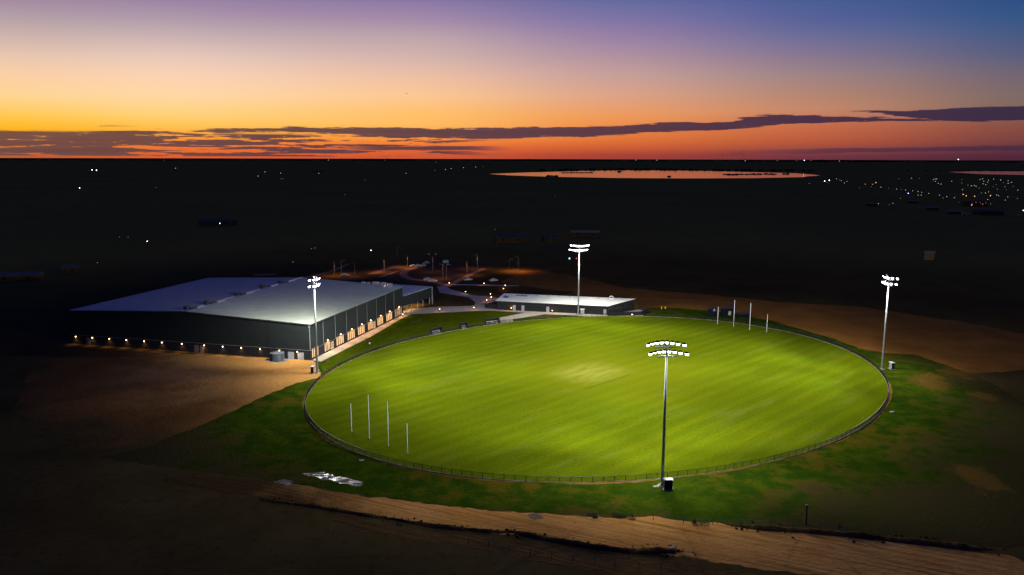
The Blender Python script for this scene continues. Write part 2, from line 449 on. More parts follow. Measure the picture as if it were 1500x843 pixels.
M_TIMB = mat('weathered_timber', (.12, .09, .06), (.07, .05, .035), 2.0, .9)
M_YEL = mat('yellow_paint', (.65, .36, .02), (.5, .28, .02), 2.0, .6)
M_LEAF = mat('dusty_leaves', (.035, .055, .012), (.020, .034, .008), 2.0, .9)
M_FARTREE = mat('far_foliage', (.010, .011, .007), (.006, .007, .005), .05, 1.0, 0.0)
M_LENS = glow('floodlight_lens', (.93, .96, 1.0), 18.0, sample=False)
M_WARM = glow('warm_lamp', (1.0, .62, .30), 14.0, sample=False)
M_PANE = glow('lit_blind', (1.0, .46, .115), .95, c2=(1.0, .62, .27), scale=1.1)
M_PANED = glow('dim_lit_blind', (.55, .25, .10), .42, c2=(.40, .18, .08), scale=.9)

M_ARM = mat('arm_paint', (.09, .09, .10), (.07, .07, .08), 1.0, .5)
M_HEAD = mat('lamp_housing', (.30, .30, .34), (.25, .25, .28), 1.0, .5)
# ------------------------------------------------------------------ mesh builder
class MB:
    def __init__(s):
        s.v, s.f, s.mi, s.cur = [], [], [], 0
    def slot(s, i):
        s.cur = i; return s
    def add(s, vs, fs):
        o = len(s.v)
        s.v += [tuple(x) for x in vs]
        for f in fs:
            s.f.append(tuple(o + i for i in f)); s.mi.append(s.cur)
        return s
    def box(s, c, sz, rz=0.0, mtx=None):
        hx, hy, hz = sz[0] / 2, sz[1] / 2, sz[2] / 2
        vs = [Vector((x, y, z)) for z in (-hz, hz) for x, y in ((-hx, -hy), (hx, -hy), (hx, hy), (-hx, hy))]
        if mtx is None:
            mtx = Matrix.Translation(c) @ Matrix.Rotation(rz, 4, 'Z')
        else:
            mtx = Matrix.Translation(c) @ mtx
        return s.add([mtx @ v for v in vs], [(3, 2, 1, 0), (4, 5, 6, 7), (0, 1, 5, 4), (1, 2, 6, 5), (2, 3, 7, 6), (3, 0, 4, 7)])
    def prism(s, poly, z0, z1):
        n = len(poly)
        vs = [(p[0], p[1], z0) for p in poly] + [(p[0], p[1], z1) for p in poly]
        fs = [tuple(range(n - 1, -1, -1)), tuple(range(n, 2 * n))] + [(i, (i + 1) % n, n + (i + 1) % n, n + i) for i in range(n)]
        return s.add(vs, fs)
    def tube(s, a, b, r0, r1=None, n=8, caps=True):
        a, b = Vector(a), Vector(b)
        r1 = r0 if r1 is None else r1
        d = (b - a).normalized()
        up = Vector((0, 0, 1)) if abs(d.z) < .9 else Vector((1, 0, 0))
        x = d.cross(up).normalized(); y = d.cross(x)
        vs = []
        for p, r in ((a, r0), (b, r1)):
            for i in range(n):
                t = 2 * math.pi * i / n
                vs.append(p + x * math.cos(t) * r + y * math.sin(t) * r)
        fs = [(i, (i + 1) % n, n + (i + 1) % n, n + i) for i in range(n)]
        if caps:
            fs += [tuple(range(n - 1, -1, -1)), tuple(range(n, 2 * n))]
        return s.add(vs, fs)
    def ball(s, c, r, sub=1, sq=(1, 1, 1), jit=0.0):
        bm = bmesh.new()
        bmesh.ops.create_icosphere(bm, subdivisions=sub, radius=r)
        vs = []
        for v in bm.verts:
            k = 1 + (random.uniform(-jit, jit) if jit else 0)
            vs.append((c[0] + v.co.x * sq[0] * k, c[1] + v.co.y * sq[1] * k, c[2] + v.co.z * sq[2] * k))
        fs = [tuple(v.index for v in f.verts) for f in bm.faces]
        bm.free()
        return s.add(vs, fs)
    def lathe(s, c, prof, n=24):
        vs = []
        for r, z in prof:
            for i in range(n):
                t = 2 * math.pi * i / n
                vs.append((c[0] + r * math.cos(t), c[1] + r * math.sin(t), c[2] + z))
        fs = []
        for k in range(len(prof) - 1):
            fs += [(k * n + i, k * n + (i + 1) % n, (k + 1) * n + (i + 1) % n, (k + 1) * n + i) for i in range(n)]
        return s.add(vs, fs)
    def build(s, name, mats, parent=None, smooth=False, bevel=0.0):
        me = bpy.data.meshes.new(name)
        me.from_pydata(s.v, [], s.f)
        bm = bmesh.new(); bm.from_mesh(me)
        bmesh.ops.recalc_face_normals(bm, faces=bm.faces)
        bm.to_mesh(me); bm.free()
        mats = mats if isinstance(mats, (list, tuple)) else [mats]
        for m in mats:
            me.materials.append(m)
        for p, i in zip(me.polygons, s.mi):
            p.material_index = i
            p.use_smooth = smooth
        o = bpy.data.objects.new(name, me)
        COL.objects.link(o)
        if parent is not None:
            o.parent = parent
        if bevel:
            md = o.modifiers.new('bevel', 'BEVEL'); md.width = bevel; md.segments = 2; md.limit_method = 'ANGLE'
        return o

def tag(o, label, cat, group=None):
    o['label'] = label; o['category'] = cat
    if group:
        o['group'] = group
    return o
def thing(name, label, cat, loc=(0, 0, 0), rz=0.0, group=None):
    o = bpy.data.objects.new(name, None)
    COL.objects.link(o)
    o.empty_display_size = .5
    o.location = loc; o.rotation_euler = (0, 0, rz)
    return tag(o, label, cat, group)
def copy_tree(o, parent=None):
    c = o.copy(); COL.objects.link(c)
    if parent is not None:
        c.parent = parent
    for ch in [x for x in o.children]:
        copy_tree(ch, c)
    return c
def struct(o, kind='structure'):
    o['kind'] = kind
    return o
def lamp(name, typ, parent, loc, energy, col, aim=None, size=60, blend=1.0, radius=.3):
    d = bpy.data.lights.new(name, typ)
    d.energy = energy; d.color = col
    d.shadow_soft_size = radius
    if typ == 'SPOT':
        d.spot_size = R(size); d.spot_blend = blend
    o = bpy.data.objects.new(name, d)
    COL.objects.link(o)
    o.parent = parent
    o.location = loc
    if aim is not None:
        o.rotation_euler = (Vector(aim) - Vector(loc)).to_track_quat('-Z', 'Y').to_euler()
    return o

def jitter_outline(pts, step, amp, scale=.4, seed=0.0):
    outp = []
    n = len(pts)
    for i in range(n):
        a, b = Vector(pts[i]), Vector(pts[(i + 1) % n])
        d = (b - a).length
        k = max(1, min(400, int(d / step)))
        t = (b - a).normalized(); nn = Vector((-t.y, t.x, 0))
        for j in range(k):
            p = a.lerp(b, j / k)
            q = mnoise.noise(Vector((p.x * scale * .25, p.y * scale * .25, seed))) * 1.2 + mnoise.noise(Vector((p.x * scale, p.y * scale, seed))) * .7 + mnoise.noise(Vector((p.x * scale * 3.1, p.y * scale * 3.1, seed))) * .4
            outp.append(p + nn * q * amp)
    return outp
def smooth_pts(pts, it=2, closed=True):
    for _ in range(it):
        o = []
        n = len(pts)
        for i in range(n if closed else n - 1):
            a, b = pts[i], pts[(i + 1) % n]
            o += [a.lerp(b, .25), a.lerp(b, .75)]
        if not closed:
            o = [pts[0]] + o + [pts[-1]]
        pts = o
    return pts
def sheet(name, pts, z, m, kind='structure'):
    bm = bmesh.new()
    vs = [bm.verts.new((p.x, p.y, z * .35 if z < 0 else z)) for p in pts]
    es = [bm.edges.new((vs[i], vs[(i + 1) % len(vs)])) for i in range(len(vs))]
    bmesh.ops.triangle_fill(bm, use_beauty=True, use_dissolve=False, edges=es, normal=(0, 0, 1))
    for f in bm.faces:
        if f.normal.z < 0:
            f.normal_flip()
    me = bpy.data.meshes.new(name); bm.to_mesh(me); bm.free()
    me.materials.append(m)
    o = bpy.data.objects.new(name, me); COL.objects.link(o)
    return struct(o, kind)
def P(*pp):
    return [at(x, y) for x, y in pp]
def ell(t, off=0.0, z=0.0):
    p = FC + FA * (AX + off) * math.cos(t) + FB * (BX + off) * math.sin(t)
    return Vector((p.x, p.y, z))

# ------------------------------------------------------------------ ground
radii = [0, 60, 120, 180, 240, 300, 360, 430, 520, 650, 800, 1000, 1400, 2000, 3000, 4500, 7000, 11000, 18000, 32000, 60000]
g = MB(); NS = 72
g.v.append((0, 0, -.022))
for r_ in radii[1:]:
    for i in range(NS):
        t = 2 * math.pi * i / NS
        g.v.append((r_ * math.cos(t), r_ * math.sin(t), -.022))
for i in range(NS):
    g.f.append((0, 1 + i, 1 + (i + 1) % NS)); g.mi.append(0)
for k in range(len(radii) - 2):
    a0, b0 = 1 + k * NS, 1 + (k + 1) * NS
    for i in range(NS):
        g.f.append((a0 + i, b0 + i, b0 + (i + 1) % NS, a0 + (i + 1) % NS)); g.mi.append(0)
struct(g.build('ground', M_LAND))

M_PATCH = dirt_material('worn_earth', (.15, .066, .015), (.085, .045, .012))
# bare earth beyond the oval on the far side and to the right
sheet('bare_earth', jitter_outline(P((820, 440), (860, 418), (935, 424), (1000, 430), (1120, 440), (1250, 450), (1400, 470), (1500, 490), (1560, 520), (1500, 545), (1420, 545), (1330, 525), (1230, 500), (1120, 478), (1000, 464)), 1.0, 3.5, .12, 1.0), -.045, M_EARTH)
# dirt yard beside the hall
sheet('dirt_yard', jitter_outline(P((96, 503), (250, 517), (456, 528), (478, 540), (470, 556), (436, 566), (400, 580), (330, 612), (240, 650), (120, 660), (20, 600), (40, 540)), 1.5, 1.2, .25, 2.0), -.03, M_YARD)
# rough grass verge round the oval
vp = P((474, 552), (462, 536), (466, 527), (545, 489), (590, 463), (606, 456), (640, 453), (700, 452), (800, 456), (900, 464), (940, 450), (1000, 452), (1060, 458), (1130, 470), (1210, 493), (1270, 515), (1340, 520), (1400, 540), (1450, 560), (1500, 590), (1540, 660), (1540, 800), (1400, 800), (1300, 785), (1060, 772), (960, 760), (800, 752), (700, 745), (600, 735), (500, 722), (400, 703), (280, 690), (150, 670), (215, 655), (300, 620), (370, 590), (432, 562))
sheet('grass_verge', jitter_outline(vp, 1.0, .9, .35, 3.0), -.015, M_VERGE)
def lawn_material():
    m, nt = newmat('brightened_lawn')
    p = posn(nt)
    n_a = nt.noise(p, .08, 5.0, .62); n_b = nt.noise(p, .5, 5.0, .65); n_c = nt.noise(p, 2.0, 5.0, .7)
    col = nt.mix(nt.ss(n_b, .36, .64), (.036, .056, .0022), (.056, .074, .0028))  # lighter than the verge, standing in for tower light on this grass
    col = nt.mix(nt.m('MULTIPLY', nt.ss(n_a, .5, .64), .6), col, (.078, .066, .005))
    col = nt.mix(nt.m('MULTIPLY', nt.ss(n_c, .5, .7), .5), col, (.022, .036, .002))
    pbsdf(nt, col, 1.0, .0, bump=n_c, bstr=.7, bdist=.15)
    return m
sheet('lawn', jitter_outline(P((476, 549), (470, 535), (545, 489.5), (590, 463.5), (606, 457.5), (645, 456), (690, 453.5), (768, 456), (730, 464), (731, 474), (680, 480), (640, 488), (600, 496), (552, 510), (516, 526)), .6, .5, .5, 31.0), -.010, lawn_material())
# dirt track in front
rp = P((240, 694), (280, 697), (400, 703), (500, 722), (600, 735), (700, 745), (800, 752), (900, 760), (960, 757), (1060, 770), (1200, 783), (1350, 798), (1480, 815), (1560, 850), (1560, 950), (1250, 850), (1100, 832), (1000, 816), (900, 805), (850, 798), (760, 783), (700, 778), (600, 766), (500, 744), (400, 729), (280, 713), (240, 704))
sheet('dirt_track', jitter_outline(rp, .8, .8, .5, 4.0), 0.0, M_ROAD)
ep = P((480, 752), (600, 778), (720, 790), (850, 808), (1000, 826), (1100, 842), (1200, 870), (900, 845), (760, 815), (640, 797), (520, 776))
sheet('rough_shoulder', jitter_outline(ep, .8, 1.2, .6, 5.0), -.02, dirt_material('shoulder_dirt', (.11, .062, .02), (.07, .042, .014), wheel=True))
# oval turf, dirt strip and kerb
N_E = 256
sheet('oval_turf', [ell(2 * math.pi * i / N_E) for i in range(N_E)], .035, M_TURF)
ring = MB()
for i in range(720):
    t = 2 * math.pi * i / 720
    wd = .35 + .8 * mnoise.noise(Vector((math.cos(t) * 6, math.sin(t) * 6, 0))) + .35 * mnoise.noise(Vector((math.cos(t) * 60, math.sin(t) * 60, 0)))
    ring.v += [tuple(ell(t, .12, .0)), tuple(ell(t, .3 + max(.1, wd), .0))]
for i in range(720):
    j = (i + 1) % 720
    ring.f.append((2 * i, 2 * i + 1, 2 * j + 1, 2 * j)); ring.mi.append(0)
struct(ring.build('dirt_strip', dirt_material('trench_dirt', (.20, .105, .025), (.13, .068, .016))))
kb = MB()
for i in range(N_E):
    t = 2 * math.pi * i / N_E
    kb.v += [tuple(ell(t, .02, -.02)), tuple(ell(t, .02, .10)), tuple(ell(t, .17, .10)), tuple(ell(t, .17, -.02))]
for i in range(N_E):
    j = (i + 1) % N_E
    for k in range(3):
        kb.f.append((4 * i + k, 4 * i + k + 1, 4 * j + k + 1, 4 * j + k)); kb.mi.append(0)
struct(kb.build('kerb', M_KERB))

# paths
sheet('footpath', P((457.5, 528), (470, 530), (545, 492.5), (588, 467), (603, 460.5), (644, 458.6), (691, 456), (720, 455.5), (769, 458.3), (731.5, 465.5), (733, 473), (752.5, 472.5), (751, 468), (798, 460.5), (845, 462.6), (894, 465.2), (940, 464.5), (944, 459.5), (894, 462), (847, 458.5), (780, 454), (712, 451.3), (709, 446.5), (730, 440), (728, 436), (691, 432.5), (660, 424), (653, 419), (640, 420), (644, 429), (662, 432), (687, 436), (696, 443), (696, 446.5), (690, 448.3), (676, 448.9), (644, 449.4), (600, 453), (560, 469), (500, 502)), -.004, M_PATH)
sheet('footpath', P((652, 416.2), (760, 418.2), (760, 419.6), (652, 417.8)), -.004, M_PATH)
def ribbon(name, pix, width, z, m, step=1.0):
    z *= .35
    pts = smooth_pts([at(*p) for p in pix], 2, closed=False)
    b = MB()
    for i, p in enumerate(pts):
        d = (pts[min(i + 1, len(pts) - 1)] - pts[max(i - 1, 0)]).normalized()
        nn = Vector((-d.y, d.x, 0)) * width / 2
        b.v += [(p.x + nn.x, p.y + nn.y, z), (p.x - nn.x, p.y - nn.y, z)]
    for i in range(len(pts) - 1):
        b.f.append((2 * i, 2 * i + 1, 2 * i + 3, 2 * i + 2)); b.mi.append(0)
    return struct(b.build(name, m))
ribbon('road', [(470, 412), (540, 407), (600, 396), (640, 384)], 9, -.035, M_ASPH)
ribbon('road', [(575, 408), (560, 404), (600, 393), (650, 380)], 7, -.03, M_ASPH)
ribbon('traffic_island', [(541, 402), (560, 396.5), (585, 389)], 4.5, -.02, M_KISL)
ribbon('traffic_island', [(556, 406.5), (575, 400), (597, 393.5)], 2.0, -.022, M_KISL)
ribbon('car_park_edge', [(627, 386), (600, 394), (588, 401), (598, 408.5), (622, 411.5), (641, 414), (655, 419)], 4.2, -.018, M_KISL)
ribbon('car_park_edge', [(655, 420), (662, 416), (685, 404.5), (709, 393.5)], 3.4, -.016, M_KISL)
ribbon('car_park_edge', [(430, 410), (480, 400), (512, 386.5)], 2.6, -.016, M_KISL)
ribbon('car_park_edge', [(372, 403), (405, 402.3)], 5, -.016, M_KISL)
sheet('car_park', P((560, 412), (600, 395), (640, 382), (720, 388), (700, 402), (652, 420), (600, 414)), -.04, M_ASPH)
sheet('spoil_ground', jitter_outline(P((730, 414), (748, 405), (764, 397), (790, 396.5), (830, 402), (930, 425), (900, 432), (800, 424)), 3, 2.0, .15, 11.0), -.042, M_EARTH)

# soil banks along the track
def bank(pix, width, height, seed):
    pts = [at(*p) for p in pix]
    dense = []
    for a, b in zip(pts[:-1], pts[1:]):
        k = max(2, int((b - a).length / .5))
        dense += [a.lerp(b, j / k) for j in range(k)]
    dense.append(pts[-1])
    b = MB(); NC = 11
    for i, p in enumerate(dense):
        d = (dense[min(i + 3, len(dense) - 1)] - dense[max(i - 3, 0)]).normalized()
        nn = Vector((-d.y, d.x, 0))
        e = min(1.0, i / 10, (len(dense) - 1 - i) / 10)
        q = .75 + .8 * mnoise.noise(Vector((i * .11, seed, 0))) + .35 * mnoise.noise(Vector((i * .45, seed, 5)))
        wv = width * (.8 + .5 * mnoise.noise(Vector((i * .08, seed, 9)))) * (.3 + .7 * e)
        for c in range(NC):
            s_ = c / (NC - 1) * 2 - 1
            hh = max(0, (1 - s_ * s_)) * height * max(.15, q) * e
            jt = .16 * mnoise.noise(Vector((p.x * 1.7 + s_, p.y * 1.7, c * .9)))
            b.v.append((p.x + nn.x * s_ * wv + jt, p.y + nn.y * s_ * wv, -.05 + hh + abs(jt) * .8 * (1 - abs(s_))))
    nfull = len(b.v)
    for i in range(len(dense) - 1):
        for c in range(NC - 1):
            b.f.append((i * NC + c, i * NC + c + 1, (i + 1) * NC + c + 1, (i + 1) * NC + c)); b.mi.append(0)
    for p in dense:                                           # loose clods on and beside the bank
        for _ in range(2):
            rr_ = abs(random.gauss(.03, .09)) + .03
            b.ball((p.x + random.gauss(0, width * .75), p.y + random.gauss(0, width * .75), random.uniform(0, height * .3)), rr_, 1, (1.3, 1, .8), .3)
    return struct(b.build('soil_bank', M_SOIL, smooth=False))
bank([(556, 757), (600, 765), (640, 771), (700, 777), (760, 781)], .9, .35, 1.0)
bank([(740, 776), (780, 785), (820, 793), (880, 803), (930, 808), (1000, 809)], 1.1, .6, 4.0)
bank([(935, 804), (965, 807), (1000, 808)], 1.5, .9, 5.0)
bank([(1062, 769), (1120, 774), (1200, 779), (1290, 788), (1370, 797), (1460, 806)], 1.5, .5, 2.0)
bank([(380, 731), (460, 742), (520, 752), (570, 762)], .8, .3, 3.0)

# water
sheet('lake', jitter_outline(P((716, 255.2), (770, 253.2), (830, 251.2), (900, 250), (960, 249.8), (1040, 251), (1110, 252.7), (1170, 254.2), (1200, 257.2), (1175, 259.8), (1100, 261.3), (1000, 261.6), (900, 261), (820, 259.4), (740, 257)), 40, 14, .01, 1.0), .05, M_WATER)
sheet('lake', jitter_outline(P((1388, 252.4), (1430, 251.2), (1520, 251.4), (1700, 253), (1700, 257.5), (1500, 256.6), (1440, 255.4)), 40, 10, .01, 2.0), .05, M_WATER)
sheet('puddle', jitter_outline(P((442, 694), (470, 692), (500, 699), (531, 706), (528, 712), (500, 709), (470, 702)), .35, .45, 1.6, 3.0), .012, M_PUD)
sheet('puddle', jitter_outline(P((400, 706), (416, 703), (431, 705), (424, 709), (437, 714), (418, 711)), .3, .3, 1.6, 4.0), .012, M_PUD)
sheet('puddle', jitter_outline(P((772, 753), (788, 752), (795, 759), (784, 763), (774, 760)), .3, .3, 1.6, 5.0), .012, mat('wet_mud', (.055, .034, .020), (.13, .068, .026), 1.2, .8, .06))

# distant tree masses
def blobs(name, spots, m=M_FARTREE):
    b = MB()
    for x, y, z, r_, sx in spots:
        b.ball((x, y, z), r_, 1, (sx, 1, .8), .22)
    return struct(b.build(name, m, smooth=False), 'stuff')
sp = []
for i in range(520):
    a_ = R(random.uniform(-36, 36)); d_ = random.uniform(17000, 26000)
    hgt = random.choice((5, 8, 10, 12, 14, 22)) * (1.6 if mnoise.noise(Vector((a_ * 9, 0, 0))) > .15 else .7)
    sp.append((d_ * math.sin(a_), d_ * math.cos(a_), hgt * .3, hgt, random.uniform(4, 14)))
blobs('far_woodland', sp)
sp = []
for i in range(150):                                         # far shore of the lake
    f_ = random.random(); px = 790 + 400 * f_
    p = at(px, 249.6 + 1.8 * abs(f_ - .35) / .65 - random.uniform(0, .5))
    hgt = random.uniform(2, 7)
    sp.append((p.x, p.y, hgt * .5, hgt, random.uniform(1, 2.4)))
for px, py in ((803, 258.6), (808, 258.4), (814, 258.8), (907, 252.5), (980, 259.4), (1068, 256.5), (1074, 256.6), (1079, 256.4), (1086, 256), (1104, 255.4), (1111, 255.6), (1122, 255.4), (1130, 255.6), (1148, 255.5), (1153, 255.6)):
    p = at(px, py); sp.append((p.x, p.y, 1.5, random.uniform(3, 5), 2.2))
for i in range(60):
    p = at(823 + i * .75, 253.7 - i * .004); sp.append((p.x, p.y, .6, random.uniform(1.2, 3), 3.0))
for i in range(46):
    p = at(1058 + random.random() * 80, 255.4 + random.random() * .9); sp.append((p.x, p.y, .6, random.uniform(1.5, 3.5), 3.0))
for i in range(40):
    p = at(random.choice((1390, 1500)) + random.uniform(-60, 60), 250.8); sp.append((p.x, p.y, 1, random.uniform(2, 5), 2.5))
blobs('lakeside_trees', sp)

# ------------------------------------------------------------------ sports hall
HA = at(455, 528); HA.z = 0
UE = Vector((.2475, .969, 0)); US = Vector((-.969, .2475, 0))
HL, HWD, EAVE, APEX = 74.0, 86.4, 11.0, 12.85
hall_rz = math.atan2(-UE.x, UE.y)         # local +Y runs along the oval side, local -X runs along the gable
hall = thing('sports_hall', 'vast charcoal sports hall with low gable roof and lit windows beside the oval', 'sports hall', HA, hall_rz)
def hl(x, y, z):
    return (x, y, z)
b = MB()
prof = [(0, EAVE), (-HWD / 2, APEX), (-HWD, EAVE)]
vs = []
for y in (0, HL):
    vs += [hl(0, y, 3.0), hl(0, y, EAVE), hl(-HWD / 2, y, APEX), hl(-HWD, y, EAVE), hl(-HWD, y, 3.0)]
b.add(vs, [(0, 1, 2, 3, 4), (9, 8, 7, 6, 5), (0, 5, 6, 1), (4, 3, 8, 9)])
b.build('wall', M_CHAR, hall)
b = MB()
b.box((-HWD / 2, HL / 2, 1.48), (HWD + .16, HL + .16, 3.0))
b.build('wall_base', M_BLOCK, hall)
b = MB()
b.box((-HWD / 2, -.14, 3.03), (HWD + .5, .12, .1)); b.box((.14, HL / 2, 3.03), (.12, HL + .3, .1))
b.build('base_flashing', mat('flashing_grey', (.16, .165, .17), (.12, .125, .13), 1.0, .6), hall)
oh = .35
for sx, nm in ((0, 'roof'), (1, 'roof')):
    b = MB()
    x0, x1 = (oh, -HWD / 2) if sx == 0 else (-HWD / 2, -HWD - oh)
    z0, z1 = (EAVE - .01, APEX) if sx == 0 else (APEX, EAVE - .01)
    vs = [(x0, -oh, z0 + .03), (x1, -oh, z1 + .03), (x1, HL + oh, z1 + .03), (x0, HL + oh, z0 + .03)]
    vs += [(x, y, z + .16) for x, y, z in vs]
    b.add(vs, [(3, 2, 1, 0), (4, 5, 6, 7), (0, 1, 5, 4), (1, 2, 6, 5), (2, 3, 7, 6), (3, 0, 4, 7)])
    b.build('roof', steel_roof('zincalume_roof', (.39, .43, .33), UE), hall)
b = MB()
b.add([(-HWD / 2 - .7, -oh, APEX + .19), (-HWD / 2, -oh, APEX + .30), (-HWD / 2 + .7, -oh, APEX + .19), (-HWD / 2 - .7, HL + oh, APEX + .19), (-HWD / 2, HL + oh, APEX + .30), (-HWD / 2 + .7, HL + oh, APEX + .19)],
      [(0, 1, 4, 3), (1, 2, 5, 4)])
b.build('ridge_cap', M_ZINC, hall)
b = MB()
b.box((oh + .10, HL / 2, EAVE - .02), (.20, HL + .8, .24)); b.build('gutter', M_TRIM, hall)
b = MB()
for sg in (0, 1):
    x0, z0, x1, z1 = (oh, EAVE, -HWD / 2, APEX) if sg == 0 else (-HWD / 2, APEX, -HWD - oh, EAVE)
    b.add([(x0, -oh - .06, z0 - .15), (x1, -oh - .06, z1 - .15), (x1, -oh - .06, z1 + .2), (x0, -oh - .06, z0 + .2), (x0, -oh - .003, z0 - .15), (x1, -oh - .003, z1 - .15), (x1, -oh - .003, z1 + .2), (x0, -oh - .003, z0 + .2)],
          [(0, 1, 2, 3), (7, 6, 5, 4), (0, 4, 5, 1), (3, 2, 6, 7)])
b.build('barge_board', M_TRIM, hall)
for k in range(1, 9):                                        # downpipes on the oval side
    MB().tube((.2, 8.1 * k + .15, 3.1), (.2, 8.1 * k + .15, EAVE - .2), .09, n=8).build('downpipe', mat('downpipe_grey', (.14, .15, .155), (.12, .13, .135), 1, .5) if k == 1 else bpy.data.materials['downpipe_grey'], hall)
b = MB(); b.box((.06, -.06, 7.0), (.2, .2, 7.9)); b.box((.04, -.1, 10.3), (.5, .35, .5)); b.build('corner_flashing', bpy.data.materials['flashing_grey'], hall)
# windows on the oval side
wid = [4.2, 4.0, 5.4, 5.6, 5.4, 4.2, 5.2, 5.6, 7.2]
for k in range(9):
    y0 = .7 + 8.1 * k; wd = wid[k]
    n_p = 4
    dim = k == 8
    zb, zt = .55, 3.35 if not dim else 3.6
    fr = MB()
    fr.box((.13, y0 + wd / 2, zt + .06), (.16, wd + .2, .12)); fr.box((.13, y0 + wd / 2, zb - .06), (.16, wd + .2, .12))
    for j in range(n_p + 1):
        fr.box((.125, y0 + wd * j / n_p, (zb + zt) / 2), (.15, .34 if 0 < j < n_p else .14, zt - zb - .004))
    f_ = fr.build('window', M_TRIM, hall)
    pn = MB()
    for j in range(n_p):
        pn.box((.10, y0 + wd * (j + .5) / n_p, (zb + zt) / 2), (.04, wd / n_p - .3, zt - zb - .02))
    pn.build('pane', M_PANED if dim else M_PANE, f_)
for k in (1, 5):                                              # glazed doors with small panes
    y0 = .7 + 8.1 * k + wid[k] + .35
    dr = MB()
    dr.box((.12, y0 + .95, 2.72), (.14, 2.1, .1))
    for yy in (0, .95, 1.9):
        dr.box((.12, y0 + yy, 1.4), (.14, .12, 2.5))
    for zz in (.2, 1.15, 1.95):
        dr.box((.123, y0 + .95, zz), (.1, 1.8, .14))
    d_ = dr.build('door', M_TRIM, hall)
    pn = MB()
    for yy in (.475, 1.425):
        pn.box((.10, y0 + yy, 1.4), (.04, .8, 2.4))
    pn.build('pane', M_PANE, d_)
# wall lamps
def wall_lamp(x, y, z, nx, ny, power, n=1):
    b = MB()
    b.slot(0).box((x + nx * .08, y + ny * .08, z + .18), (.30, .30, .14))
    b.slot(1).ball((x + nx * .2, y + ny * .2, z), .17, 1)
    o = b.build('wall_lamp', [M_TRIM, M_WARM], hall)
    lamp('lamp_bulb', 'SPOT', o, (x + nx * .45, y + ny * .45, z - .1), power, (1.0, .52, .20), aim=(x + nx * .75, y + ny * .75, z - 3), size=125, blend=.8, radius=.12)
for s_ in (84.9, 78.4, 71.8, 65.3, 58.6, 52.0, 44.7, 36.6, 30.0, 23.5, 16.9, 10.3, 4.3):
    wall_lamp(-s_, -.08, 2.45, 0, -1, 230)
for k in range(1, 9):
    wall_lamp(.08, 8.1 * k + .35 + wid[k] * .62, 3.85, 1, 0, 1500)
# doors on the gable side
for s_ in (6.5, 3.2):
    d_ = MB().box((-s_, -.12, 1.1), (2.0, .10, 2.2)).build('door', M_DOORG, hall, bevel=.01)
    MB().box((-s_ + .8, -.19, 1.05), (.14, .06, .06)).build('handle', M_BLACK, d_)
for s_, lab in ((80.2, 'faintly lit pinkish door'), (39.6, 'dark grey door'), (37.6, 'dark grey door')):
    d_ = MB().box((-s_, -.12, 1.15), (1.5, .10, 2.3)).build('door', mat('aged_door', (.16, .12, .12), (.13, .10, .10), 1, .7) if s_ > 80 else bpy.data.materials['aged_door'], hall)
    d_['label'] = lab
# ridge ventilators
for k, (y, dx_) in enumerate(((3.5, .0), (13.5, .3), (31, .2), (48, -.3), (60, .2))):
    b = MB(); x = -HWD / 2 + dx_
    b.box((x - 1.6, y, APEX + .55), (1.3, 1.8, .9)); b.box((x - 1.6, y, APEX + 1.05), (1.6, 2.1, .12))
    b.box((x - .1, y + 1.2, APEX + .42), (1.2, 2.6, .22)); b.box((x - 2.4, y + .6, APEX + .4), (.5, 1.2, .5))
    b.build('roof_ventilator', [M_TRIM, M_ZINC, M_DOORG][0], hall, bevel=.03)
    MB().box((x + .9, y + 4.2, APEX + .24), (.5, 4.5, .12)).build('roof_flashing', M_ZINC, hall)
# entrance wing beyond the hall
wing = MB()
wx, wy0, wy1, wh = 3.2, HL + .1, 98.5, 7.3
wing.prism([(-26, wy0), (-.05, wy0), (wx, wy1), (-26, wy1)], 3.1, wh)
wing.build('entrance_wing', M_CHAR, hall)
wr = MB()
wr.add([(-26.3, wy0 + .02, wh + .5), (.25, wy0 + .02, wh + .02), (wx + .3, wy1 + .3, wh + .02), (-26.3, wy1 + .3, wh + .5), (-26.3, wy0 + .02, wh + .65), (.25, wy0 + .02, wh + .17), (wx + .3, wy1 + .3, wh + .17), (-26.3, wy1 + .3, wh + .65)],
       [(3, 2, 1, 0), (4, 5, 6, 7), (0, 1, 5, 4), (1, 2, 6, 5), (2, 3, 7, 6), (3, 0, 4, 7)])
wr.build('wing_roof', steel_roof('wing_roof_steel', (.34, .38, .42), US), hall)
MB().prism([(-26, wy0), (-6, wy0), (-5, wy1), (-26, wy1)], 0, 3.09).build('entrance_wall', M_BLOCK, hall)
MB().prism([(-5.6, wy0 + 4), (-5.4, wy0 + 4), (-4.8, wy1 - 3), (-5.0, wy1 - 3)], .2, 2.5).build('entrance_glazing', M_PANED, hall)
for y, x in ((78.5, .3), (82.6, .7), (87.6, 1.4), (92.0, 2.0), (97.6, 2.8)):
    MB().tube((x - .4, y, 0), (x - .4, y, 3.1), .17, n=10).build('column', M_DOORG, hall)
MB().box((wx + .12, wy1 + .1, wh / 2), (.35, .35, wh - .05)).build('corner_column', M_GALV, hall)
for y in (80.5, 86, 91, 95.5):
    o = MB().box((-2.2, y, 3.06), (.5, .5, .06)).build('soffit_lamp', M_WARM, hall)
    lamp('lamp_bulb', 'SPOT', o, (-2.2, y, 2.9), 900, (1, .55, .22), aim=(-2.2, y, 0), size=140, blend=.6, radius=.2)
